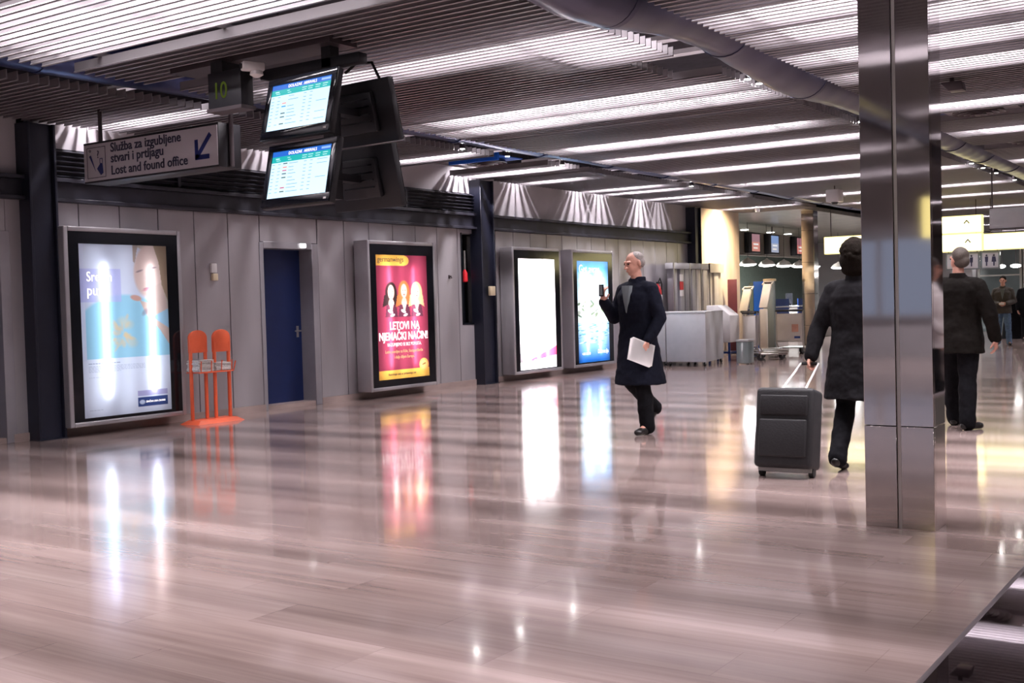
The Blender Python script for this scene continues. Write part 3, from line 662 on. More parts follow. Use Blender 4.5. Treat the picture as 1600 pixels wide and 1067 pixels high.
MB().tube([(-.93, 0, .21), (-.93, 0, .62)], .022, 12).build('rod', M['rod'], sg, smooth=True)
MB().tube([(1.052, 0, -.20), (1.052, 0, .62)], .022, 12).build('rod', M['rod'], sg, smooth=True)

# ------------------------------------------------------------ flight information monitors
def fis(rows, flags, top=(.02, .13, .55)):
    im = canvas(150, 88, (.58, .82, 1.0)); U, V = grid(im); im *= (1+.15*V)[..., None]
    rect(im, 0, 0, 1, .11, top); rect(im, 0, .11, 1, .235, (.01, .40, .40)); rect(im, .83, .03, .97, .08, (.35, .55, .9), .7)
    rect(im, .07, .15, .13, .165, (.5, .85, .85)); rect(im, .08, .195, .15, .21, (.5, .85, .85)); rect(im, .27, .145, .31, .16, (.5, .85, .85)); rect(im, .28, .195, .34, .21, (.5, .85, .85))
    for a in (.52, .62, .74, .86): rect(im, a, .145, a+.08, .16, (.6, .9, .9)); rect(im, a, .195, a+.07, .21, (.6, .9, .9))
    h, w_, _ = im.shape
    for r in range(rows):
        v = .28+r*.073; j = int(v*h)
        for u, L_ in ((.02, .05), (.12, .05), (.31, random.uniform(.08, .2)), (.56, .05), (.66, .05)):
            if L_ and random.random() < .93: im[j:j+1, int(u*w_):int((u+L_)*w_)] = (.12, .25, .38)
        if random.random() < .4: im[j:j+1, int(.78*w_):int(.95*w_)] = (.15, .3, .42)
        if r in flags: im[j-1:j+1, int(.21*w_):int(.28*w_)] = flags[r]
    return im
FL1 = {2: (.85, .25, .2), 3: (.0, .25, .75), 5: (.03, .06, .05), 6: (.03, .06, .05), 8: (.03, .06, .03)}
FL2 = {0: (.03, .06, .05), 1: (.8, .2, .15), 2: (.55, .05, .15), 3: (.03, .06, .05), 4: (.03, .06, .03), 7: (.5, .02, .08), 8: (.03, .06, .03)}
def monitor(loc, yaw, tilt, label, flags, rear=False):
    """local: screen faces -Y, origin at the screen's top left corner"""
    t = empty('flight_monitor', loc, 0, label, 'monitor'); t.rotation_euler = (tilt, 0, yaw); t['group'] = 'flight information monitors'
    W, H = .68, .378
    MB().box(-.055, W+.055, 0, .055, -H-.075, .06).build('casing', M['blackm'], t, bevel=.008)
    fb = MB().box(-.05, W+.05, -.012, 0, 0, .055).box(-.05, W+.05, -.012, 0, -H-.07, -H).box(-.05, 0, -.012, 0, -H, 0).box(W, W+.05, -.012, 0, -H, 0)
    fb.build('bezel', M['black'], t, bevel=.003)
    MB().box(.12, W-.12, .055, .11, -H+.02, -.03).build('rear_housing', M['blackm'], t, bevel=.02)
    if not rear:
        picture('screen', fis(9, flags), (0, -.003, 0), (1, 0, 0), (0, 0, 1), W, H, M['lcd'], t)
        place_text('screen_lettering', 'DOLAZAK  ARRIVALS', .034, M['txtw'], (.19, -.006, -.034), (1, 0, 0), (0, 0, 1), t, depth=.0006)
        MB().box(W-.01, W+.02, -.0135, -.012, -H-.05, -H-.035).build('power_label', M['white'], t)
    else:
        MB().box(0, W, -.006, -.002, -H, 0).build('screen', M['black'], t)
        for z in (-.08, -.14, -.20, -.26): MB().box(.16, W-.16, .11, .113, z-.012, z).build('vent_slot', M['black'], t)
monitor((-6.62, 6.48, 3.116), -.065, -.235, 'upper lit arrivals screen hanging from the ceiling, facing the camera', FL1)
monitor((-6.56, 6.40, 2.582), -.08, -.22, 'lower lit arrivals screen hanging from the ceiling, facing the camera', FL2)
monitor((-6.00, 7.15, 3.155), PI-.065, -.235, 'upper monitor seen from behind, back to back with the lit upper screen', {}, True)
monitor((-5.98, 7.15, 2.62), PI-.08, -.22, 'lower monitor seen from behind, back to back with the lit lower screen', {}, True)
gt = empty('monitor_gantry', (-6.35, 6.85, 3.48), 0, 'dark ceiling gantry with arms carrying the arrival monitors and the clock box', 'gantry')
MB().box(-1.75, .15, -.16, .16, -.03, .02).build('ceiling_plate', M['rod'], gt)
MB().box(-.05, .05, -.05, .05, -1.25, -.03).build('post', M['blackm'], gt)
MB().box(-.75, .35, -.05, .05, -.20, -.12).build('arm', M['blackm'], gt, bevel=.005)
for z in (-.53, -1.07): MB().box(-.06, .06, -.30, .30, z-.03, z+.03).build('bracket', M['blackm'], gt)
MB().add([(-.72, -.05, -.20), (-.05, -.05, -.20), (-.05, -.05, -.36), (-.72, .05, -.20), (-.05, .05, -.20), (-.05, .05, -.36)], [(0, 1, 2), (5, 4, 3), (0, 3, 4, 1), (1, 4, 5, 2), (2, 5, 3, 0)]).build('gusset', M['blackm'], gt)
MB().tube([(.02, .15, -.22), (.1, .2, -.14), (.25, .22, -.15), (.33, .22, -.30)], .012, 8).build('cable', M['rubber'], gt, smooth=True)
ck = empty('digital_clock', (-7.33, 6.68, 3.21), 0, 'black hanging clock box with dim green digits left of the upper arrivals screen', 'clock')
MB().box(-.20, .20, -.07, .07, -.15, .15).build('case', M['blackm'], ck, bevel=.008)
MB().box(-.18, -.04, -.05, .16, .13, .245).build('mount', M['blackm'], ck)
MB().box(-.21, .21, -.08, .08, -.18, -.15).build('bottom_tray', M['rod'], ck)
place_text('digits', '10', .20, M['led'], (-.14, -.073, -.075), (1, 0, 0), (0, 0, 1), ck, xs=.9)
sc = empty('security_camera', (-6.93, 6.60, 3.30), -.5, 'small white security camera between the clock box and upper arrivals screen', 'camera')
MB().box(-.045, .045, -.12, .06, .0, .07).build('body', M['white'], sc, bevel=.012); MB().lathe((0, 0, -.05), [(.02, 0), (.055, .02), (.05, .05)], 14).build('foot', M['white'], sc, smooth=True)
MB().tube([(0, -.12, .035), (0, -.135, .035)], .022, 12).build('lens', M['black'], sc)

# ------------------------------------------------------------ lit hanging signs in the distance
def lit_sign(x0, x1, y, z0, z1, label, arrow=None, rod=True, ins=.15):
    t = empty('lit_hanging_sign', ((x0+x1)/2, y, z0), 0, label, 'sign'); W = (x1-x0)/2; H = z1-z0; t['group'] = 'lit yellow signs across the hall'
    MB().box(-W, W, -.09, .09, 0, H).build('case', M['signedge'], t, bevel=.01)
    MB().box(-W+.02, W-.02, -.098, -.09, .02, H-.02).build('face', M['signy'], t)
    for s in (-1, 1): MB().tube([(s*(W-ins), 0, H), (s*(W-ins), 0, (3.485-z0) if rod else H+.012)], .012, 8).build('rod', M['rod'], t)
    if arrow:
        ax, az = arrow; m = MB()
        m.extr([(ax-.07, -.100, az-.05), (ax, -.100, az+.03), (ax+.07, -.100, az-.05), (ax+.05, -.100, az-.07), (ax, -.100, az-.01), (ax-.05, -.100, az-.07)], (0, -.003, 0)).build('arrow', M['dark'], t)
lit_sign(-9.50, -7.9, 28, 2.37, 2.80, 'glowing pale yellow hanging sign seen just left of the polished column')
lit_sign(-6.95, -5.78, 28, 2.71, 3.12, 'glowing pale yellow sign, upper of the stacked pair right of polished column', (.25, .28))
lit_sign(-6.95, -5.78, 28, 2.285, 2.70, 'glowing pale yellow sign with dark arrow, lower of the stacked pair', (.27, .26), False)
lit_sign(-5.76, -4.3, 28, 2.29, 2.67, 'glowing pale yellow hanging sign at the right edge of the picture')
def toilet_sign(x0, x1, label, fig):
    t = empty('pictogram_sign', ((x0+x1)/2, 28, 1.86), 0, label, 'sign'); W = (x1-x0)/2
    MB().box(-W, W, -.05, .05, 0, .40).build('board', M['glass'], t, bevel=.005)
    MB().box(-W+.03, W-.03, -.056, -.05, .03, .37).build('face', M['greyw'], t)
    for s in (-1, 1): MB().box(s*(W-.05)-.01, s*(W-.05)+.01, -.01, .01, .40, .43).build('hanger', M['rod'], t)
    for k, dx in enumerate(fig):
        m = MB().lathe((dx, -.06, .29), [(.01, 0), (.022, .015), (.022, .03), (.01, .045)], 10)
        m.extr([(dx-.035, -.058, .28), (dx+.035, -.058, .28), (dx+(.05 if k else .03), -.058, .16), (dx+.015, -.058, .16), (dx+.015, -.058, .07), (dx-.015, -.058, .07), (dx-.015, -.058, .16), (dx-(.05 if k else .03), -.058, .16)], (0, -.003, 0))
        m.build('figure', M['dark'], t)
toilet_sign(-6.60, -5.86, 'grey board under the lit arrow sign, behind the head of the man in dark jacket', (.2,))
toilet_sign(-5.82, -5.42, 'small grey toilet sign with man and woman figures under the lit signs', (-.08, .08))
gs = empty('hanging_board', (-3.7, 22, 2.47), 0, 'plain grey hanging board high at the right edge of the picture', 'sign')
MB().box(-.72, .72, -.04, .04, 0, .36).build('board', M['greyw'], gs, bevel=.004)
MB().box(-.73, .73, -.045, .045, -.015, 0).build('frame', M['rod'], gs)
for x in (-.68, .6): MB().tube([(x, 0, .36), (x, 0, 1.1)], .014, 8).build('rod', M['rod'], gs)
bs = lit_sign(-4.12, -3.28, -3, 2.1, 2.65, 'glowing sign behind the camera, mirrored in the polished column', None, True, .38)

# ------------------------------------------------------------ check-in recess
band = MB().box(-13.1, -12.95, 30.2, 36.9, 2.58, 3.26).build('counter_sign_band', M['bronze'])
tag(band, 'bronze band over the check-in desks that carries the small screens', 'sign band')
for y in (30.4, 33.5, 36.7):
    tag(MB().tube([(-13.02, y, 3.26), (-13.02, y, 3.5)], .02, 8).build('band_hanger', M['rod']), 'short rod holding the bronze band over the check-in desks', 'rod', 'rods holding the sign band')
def desk_monitor(y, c, label):
    t = empty('check_in_screen', (-12.84, y, 2.66), 0, label, 'screen', 'screens above the check-in desks')
    MB().box(-.1, .06, -.48, .40, -.03, .58).build('casing', M['blackm'], t, bevel=.02)
    im = canvas(24, 24, c); rect(im, 0, 0, 1, .45, (c[0]*.6, c[1]*.8, c[2]*1.1)); rect(im, .2, .55, .8, .62, (.6, .6, .6)); rect(im, .2, .75, .7, .82, (.6, .55, .5))
    picture('screen', im, (.064, -.30, .53), (0, 1, 0), (0, 0, 1), .60, .50, M['lcd2'], t)
desk_monitor(31.6, (.42, .17, .14), 'reddish check-in screen, nearest of the three on the bronze band')
desk_monitor(33.1, (.26, .28, .36), 'grey-blue check-in screen, middle of the three on the bronze band')
desk_monitor(35.3, (.44, .14, .12), 'reddish check-in screen, farthest of the three on the bronze band')
def pendant(x, y, z):
    t = empty('pendant_lamp', (x, y, z), 0, 'white glowing dome pendant lamp over the check-in desks', 'lamp', 'pendant lamps over the check-in desks')
    MB().lathe((0, 0, 0), [(.24, 0), (.23, .04), (.15, .12), (.04, .17), (.02, .2)], 24).build('shade', M['white'], t, smooth=True)
    MB().lathe((0, 0, -.05), [(.10, 0), (.21, .02), (.245, .052)], 24).build('diffuser', M['lampw'], t, smooth=True)
    area_light('pendant_light', (0, 0, -.06), .3, .3, 55, (.9, .95, 1), (0, 0, 0), t)
    MB().tube([(0, 0, .2), (0, 0, 3.5-z)], .006, 6).build('cord', M['rubber'], t)
for y in (30.9, 32.35, 33.75, 35.1, 36.3, 38.9, 40.6): pendant(-12.75, y, 2.30)
for y in (30.2, 32.0, 34.2, 36.4, 38.0):
    t = empty('recessed_lamp', (-14.2, y, 3.5), 0, 'small recessed lamp in the bronze soffit behind the sign band', 'ceiling light', 'recessed lamps in the soffit')
    MB().lathe((0, 0, -.012), [(.12, 0), (.13, .012)], 18).build('lens', M['lampw'], t); area_light('recessed_light', (0, 0, -.02), .2, .2, 60, (1, .95, .85), (0, 0, 0), t)
def check_in_desk(y, label):
    t = empty('check_in_desk', (-12.9, y, 0), 0, label, 'desk', 'check-in desks')
    MB().box(-.35, .35, -.7, .7, 0, 1.02).build('body', M['greyb'], t, bevel=.01); MB().box(.35, .38, -.7, .7, .82, 1.28).build('blue_front', M['blue'], t)
    MB().box(-.4, .42, -.75, .75, 1.02, 1.06).build('top', M['greyw'], t, bevel=.005)
    MB().box(-.2, -.15, -.25, .25, 1.1, 1.45).build('display', M['blackm'], t); MB().box(-.2, -.1, -.03, .03, 1.06, 1.12).build('display_foot', M['blackm'], t)
for i, y in enumerate((30.6, 32.8, 35.0, 37.2)):
    check_in_desk(y, ('nearest', 'second', 'third', 'farthest')[i]+' blue-fronted check-in desk in the green recess')
co = empty('polished_column', (-10.0, 28.3, 0), 0, 'far polished steel column beside the check-in recess', 'column')
MB().box(-.16, .16, -.16, .16, 0, 3.5).build('shaft', M['chrome2'], co, bevel=.004, seg=1)
for i in range(4): MB().box(-.163, .163, -.163, .163, .6+i*.8, .606+i*.8).build('joint', M['seam'], co)

# ------------------------------------------------------------ things in the middle distance
def cabinet(pts, label, seam):
    t = empty('wheeled_cabinet', (0, 0, 0), 0, label, 'cabinet')
    xs = [p[0] for p in pts]; ys = [p[1] for p in pts]; cx_, cy_ = sum(xs)/len(xs), sum(ys)/len(ys); t.location = (cx_, cy_, 0)
    q = [(x-cx_, y-cy_) for x, y in pts]
    MB().prism(q, .09, 1.07).build('body', M['greyw'], t, bevel=.008); MB().prism([(x*1.01, y*1.01) for x, y in q], 1.07, 1.095).build('top', M['greyw'], t)
    for x, y in q:
        MB().tube([(x*.88-.012, y*.9, .045), (x*.88+.012, y*.9, .045)], .045, 14).build('castor', M['rubber'], t, smooth=True); MB().box(x*.88-.02, x*.88+.02, y*.9-.02, y*.9+.02, .045, .1).build('castor_fork', M['alu'], t)
    return t
cabinet([(-10.40, 20.87), (-9.52, 20.85), (-9.78, 22.3), (-10.45, 22.3)], 'grey wheeled cabinet standing right of the man in the long coat', 0)
cabinet([(-11.22, 20.95), (-10.43, 20.90), (-10.47, 22.2), (-11.22, 22.2)], 'grey wheeled cabinet mostly hidden behind the man in the long coat', 0)
fp = empty('folding_partition', (-11.08, 23.75, 0), 0, 'stack of tall metal folding partition panels behind the wheeled cabinets', 'partition')
MB().box(-.10, .10, -1.3, 1.35, 2.02, 2.15).build('head_rail', M['greyw'], fp, bevel=.005); MB().box(-.12, .12, -1.3, 1.35, 0, .05).build('floor_rail', M['alu'], fp)
for i in range(9):
    y = -1.22+i*.30; MB().box(-.09+.03*(i % 2), .05+.03*(i % 2), y, y+(.21 if i < 4 else .24), .05, 2.02).build('panel', M['frame' if i < 4 else 'cartp'], fp, bevel=.005)
for y in (-1.3, -.5, .1, .55): MB().box(.09, .12, y, y+.03, 0.05, 2.15).build('post', M['alu'], fp)
for y, a, b in ((-.95, 1.75, 1.9), (-.95, 1.42, 1.55)): MB().box(.075, .085, y, y+.17, a, b).build('notice', M['white'], fp)
MB().box(.075, .086, -.95, -.78, 1.56, 1.74).build('red_notice', M['red'], fp)
MB().box(.10, .12, .55, 1.35, 1.95, 2.16).build('name_board', M['cartp'], fp)
mr = empty('display_board', (-11.10, 25.9, 0), .5, 'narrow maroon display board standing before the glowing beige panel', 'board')
MB().box(-.11, .11, -.03, .03, .06, 1.80).build('board', M['maroon'], mr, bevel=.005); MB().box(-.16, .16, -.12, .12, 0, .06).build('foot', M['blackm'], mr, bevel=.01)
bb = empty('display_board', (-11.0, 27.5, 0), .5, 'tall blue display board with white edge behind the luggage carts', 'board')
MB().box(-.2, .2, -.04, .04, .06, 1.75).build('board', M['bluep'], bb, bevel=.005); MB().box(.2, .23, -.05, .05, .06, 1.78).build('edge', M['white'], bb); MB().box(-.25, .25, -.15, .15, 0, .06).build('foot', M['blackm'], bb)
MB().box(-.30, -.21, -.04, .04, .06, 1.72).build('green_strip', M['teal'], bb)
ki = empty('ticket_machine', (-10.08, 23.0, 0), .0, 'white machine with sloping top on a blue frame right of wheeled cabinet', 'machine')
MB().extr([(-.28, -.25, 1.2), (-.02, -.25, 1.2), (.26, -.25, .98), (.26, -.25, .40), (-.28, -.25, .40)], (0, .5, 0)).build('body', M['white'], ki, bevel=.015)
MB().box(.0, .09, -.256, -.25, .80, .95).build('slot', M['black'], ki)
for x in (-.24, .22):
    for y in (-.22, .22): MB().box(x-.02, x+.02, y-.02, y+.02, 0, .40).build('leg', M['blue'], ki)
MB().box(-.25, .25, -.24, .24, .16, .20).build('lower_shelf', M['blue'], ki); MB().box(-.36, -.28, -.2, .2, 1.05, 1.1).build('side_arm', M['blue'], ki)
bn = empty('waste_bin', (-9.10, 21.8, 0), 0, 'slim grey waste bin between the white machine and luggage carts', 'bin')
MB().box(-.12, .14, -.15, .15, .02, .46).build('body', M['glass'], bn, bevel=.015); MB().box(-.13, .15, -.16, .16, .46, .50).build('lid', M['greyw'], bn, bevel=.01)
# luggage carts
def luggage_cart():
    t = empty('luggage_cart', (0, 0, 0), 0, '', 'luggage cart', 'luggage carts by the check-in recess')
    MB().box(-.30, .30, -.03, 0, .32, .95).build('advert_panel', M['cartp'], t, bevel=.008)
    MB().box(.06, .22, -.034, -.03, .52, .70).build('advert_picture', M['skin'], t); MB().box(.12, .26, -.0345, -.03, .37, .42).build('advert_strip', M['blue'], t)
    f = MB()
    for s in (-1, 1): f.tube([(s*.32, .0, 1.02), (s*.32, .0, .25), (s*.30, .08, .14), (s*.20, .75, .12)], .018, 8)
    f.tube([(-.32, 0, 1.02), (.32, 0, 1.02)], .022, 10); f.tube([(-.28, .25, .14), (.28, .25, .14)], .014, 8); f.tube([(-.22, .7, .13), (.22, .7, .13)], .014, 8); f.tube([(-.30, 0, .30), (.30, 0, .30)], .014, 8)
    f.build('frame', M['alu'], t, smooth=True)
    MB().tube([(-.33, -.03, 1.02), (.33, -.03, 1.02)], .026, 10).build('handle', M['rubber'], t, smooth=True)
    MB().box(-.26, .26, .04, .74, .145, .16).build('deck', M['alu'], t)
    for x, y in ((-.28, .08), (.28, .08), (0, .72)):
        wv = MB().tube([(x-.02, y, .07), (x+.02, y, .07)], .07, 16).build('wheel', M['rubber'], t, smooth=True); MB().box(x-.028, x+.028, y-.012, y+.012, .06, .15).build('wheel_fork', M['alu'], t)
    return t
lc = luggage_cart(); lc.location = (-9.60, 25.7, 0); lc.rotation_euler.z = .0; lc['label'] = 'luggage cart facing the camera with picture panel, rightmost of the carts'
for (x, y, rz, lab) in ((-9.50, 23.1, -.75, 'luggage cart with pale panel just right of the white machine'), (-9.85, 24.1, -.75, 'luggage cart in the parked row, second from the white machine'),
                        (-10.30, 24.9, -.8, 'luggage cart in the parked row, next to the cart facing the camera')):
    c = copy_tree(lc)
    for q in [q for q in bpy.data.objects if q.parent == c and q.name.startswith('advert_') and not q.name.startswith('advert_panel')]: bpy.data.objects.remove(q)
    c.location = (x, y, 0); c.rotation_euler.z = rz; c['label'] = lab
def tall_stand(x, y, h, rz, label, mm):
    t = empty('leaflet_kiosk', (x, y, 0), rz, label, 'kiosk')
    MB().box(-.12, .12, -.1, .1, 0, .05).build('foot', M['alu'], t); MB().box(-.10, .10, -.02, .04, .05, h*.62).build('lower_panel', M['cartp'], t, bevel=.02)
    MB().add([(-.11, -.02, h*.64), (.11, -.02, h*.64), (.11, .22, h*.97), (-.11, .22, h*.97), (-.11, .02, h*.63), (.11, .02, h*.63), (.11, .26, h*.96), (-.11, .26, h*.96)],
             [(0, 1, 2, 3), (7, 6, 5, 4), (0, 4, 5, 1), (1, 5, 6, 2), (2, 6, 7, 3), (3, 7, 4, 0)]).build('sloping_panel', M[mm], t, bevel=.008)
    MB().tube([(-.12, .2, h*.96), (-.12, .3, h), (.12, .3, h), (.12, .2, h*.96)], .022, 8).build('rim', M['cartp'], t, smooth=True)
    MB().tube([(0, .04, .05), (0, .05, h*.7)], .025, 8).build('pole', M['alu'], t)
tall_stand(-10.75, 25.7, 1.60, -.12, 'pale leaflet kiosk with sloping top, left one behind the luggage carts', 'cartp')
tall_stand(-10.40, 26.1, 1.72, -.12, 'pale leaflet kiosk with sloping top, right one behind the luggage carts', 'cartp')
st = empty('steel_pylon', (-10.62, 27.1, 0), 0, 'slim tall grey pylon with cream cap rising above the carts', 'pylon')
MB().box(-.13, .13, -.06, .06, 0, 1.74).build('shaft', M['glass'], st, bevel=.01); MB().box(-.15, .15, -.08, .08, 1.74, 1.80).build('cap', M['cream'], st, bevel=.02); MB().box(-.1, .1, -.065, -.06, 1.66, 1.73).build('panel_slot', M['black'], st)

# ------------------------------------------------------------ far end: glazing and lamps
for n, (x0, x1) in enumerate(((-9.6, -8.2), (-8.0, -6.6), (-6.4, -5.0), (-4.8, -3.4), (-3.2, -1.8))):
    g = MB().box(x0, x1, 45.9, 45.98, .2, 3.1).build('window_%d' % (n+2), M['glass']); struct(g)
    MB().box(x0-.08, x0, 45.85, 46, 0, 3.2).box(x1, x1+.08, 45.85, 46, 0, 3.2).box(x0, x1, 45.85, 46, 3.1, 3.2).box(x0, x1, 45.85, 46, 0, .2).box(x0, x1, 45.85, 46, 1.9, 1.96).build('window_frame', M['alu'], g)
for i, (x, y, z, s) in enumerate(((-6.9, 38, 2.05, .3), (-6.35, 38, 2.0, .22), (-7.3, 38, 2.05, .2), (-5.2, 36, 2.55, .45), (-5.6, 40, 2.3, .25))):
    t = empty('globe_lamp', (x, y, z), 0, 'small white glowing lamp far down the hall under the lit signs', 'lamp', 'far hall lamps')
    MB().lathe((0, 0, 0), [(s*.2, 0), (s*.5, .03), (s*.5, .08), (s*.2, .11)], 16).build('shade', M['lampw'], t, smooth=True); MB().tube([(0, 0, .11), (0, 0, 3.55-z)], .01, 6).build('cord', M['rod'], t)
ls = empty('light_column', (-5.55, 42, 0), 0, 'tall narrow white glowing light column at the far right background', 'lamp')
MB().box(-.1, .1, -.1, .1, 0, .5).build('base', M['frame'], ls); MB().box(-.09, .09, -.09, .09, .5, 2.7).build('diffuser', M['lampw2'], ls)
for i, (x, y) in enumerate(((-7.6, 41), (-4.6, 43))):
    q = empty('service_counter', (x, y, 0), 0, ('grey service counter far behind the polished column', 'grey service counter at the far right end of hall')[i], 'counter')
    MB().box(-.9, .9, -.3, .3, 0, 1.05).build('body', M['glass'], q, bevel=.01); MB().box(-.95, .95, -.36, .36, 1.05, 1.09).build('top', M['greyw'], q)
wp = empty('white_pillar', (-8.0, 36, 0), 0, 'white square pillar far behind, seen between the two men with dark jackets', 'column')
MB().box(-.3, .3, -.3, .3, 0, 3.48).build('shaft', M['greyw'], wp, bevel=.01)

# ------------------------------------------------------------ people
def capsule(bm, p0, r0, p1, r1):
    p0, p1 = Vector(p0), Vector(p1); d = p1-p0; L_ = d.length
    for p, r in ((p0, r0), (p1, r1)):
        bmesh.ops.create_icosphere(bm, subdivisions=2, radius=r, matrix=Matrix.Translation(p))
    if L_ > 1e-4:
        q = d.to_track_quat('Z', 'Y').to_matrix().to_4x4()
        bmesh.ops.create_cone(bm, cap_ends=True, segments=18, radius1=r0, radius2=r1, depth=L_, matrix=Matrix.Translation((p0+p1)/2) @ q)
def blob(name, parts, m, parent, voxel=.008, smooth=4, fold=0.0):
    bm = bmesh.new()
    for p in parts:
        if p[0] == 'c': capsule(bm, *p[1:])
        elif p[0] == 'e':
            rot = Euler(p[3]).to_matrix().to_4x4() if len(p) > 3 else Matrix()
            bmesh.ops.create_icosphere(bm, subdivisions=3, radius=1, matrix=Matrix.Translation(p[1]) @ rot @ Matrix.Diagonal((*p[2], 1)))
        elif p[0] == 'l':
            n = 28; prev = None; first = None
            for (cx_, cy_, cz_, rx, ry) in p[1]:
                ring = [bm.verts.new((cx_+rx*math.copysign(abs(math.cos(a))**.85, math.cos(a)), cy_+ry*math.copysign(abs(math.sin(a))**.85, math.sin(a)), cz_)) for a in [2*PI*k/n for k in range(n)]]
                if prev:
                    for k in range(n): bm.faces.new((prev[k], prev[(k+1) % n], ring[(k+1) % n], ring[k]))
                else: first = ring
                prev = ring
            bm.faces.new(first[::-1]); bm.faces.new(prev)
            
    me = bpy.data.meshes.new(name); bm.to_mesh(me); bm.free()
    o = bpy.data.objects.new(name, me); COL.objects.link(o)
    md = o.modifiers.new('r', 'REMESH'); md.mode = 'VOXEL'; md.voxel_size = voxel; md.use_smooth_shade = True
    if smooth: s = o.modifiers.new('s', 'SMOOTH'); s.factor = .5; s.iterations = smooth
    if fold:
        tx = bpy.data.textures.new('folds', 'CLOUDS'); tx.noise_scale = .13; tx.noise_depth = 2
        dm = o.modifiers.new('d', 'DISPLACE'); dm.texture = tx; dm.strength = fold; dm.mid_level = .5
    dg = bpy.context.evaluated_depsgraph_get(); dg.update()
    m2 = bpy.data.meshes.new_from_object(o.evaluated_get(dg)); o.modifiers.clear(); o.data = m2; bpy.data.meshes.remove(me)
    m2.name = name; m2.materials.clear(); m2.materials.append(m)
    for pl in m2.polygons: pl.use_smooth = True
    o.parent = parent; return o
def hand_parts(wr, d, n, side, curl=.35):
    wr, d, n = Vector(wr), Vector(d).normalized(), Vector(n).normalized(); n = (n-d*n.dot(d)).normalized(); s = d.cross(n)*side
    P = [('c', wr, .026, wr+d*.03, .028)]
    for i in range(4): P.append(('c', wr+d*.02+s*(i-1.5)*.010, .016, wr+d*.085+s*(1.5-i)*-.019, .013))
    for i, L_ in enumerate((.072, .082, .076, .058)):
        p = wr+d*.088+s*(i-1.5)*.020; a = 0; segs = (L_*.45, L_*.32, L_*.25); r = .0095
        for k, sl in enumerate(segs):
            a += curl*(1+.12*i); dirv = d*math.cos(a)+n*math.sin(a); q = p+dirv*sl; P.append(('c', p, r, q, r*.92)); p = q; r *= .92
    b0 = wr+d*.028-s*.026; b1 = b0+(d*.55-s*.75+n*.35).normalized()*.045; b2 = b1+(d*.85-s*.15+n*.5).normalized()*.034
    P += [('c', b0, .015, b1, .012), ('c', b1, .011, b2, .010)]
    return P
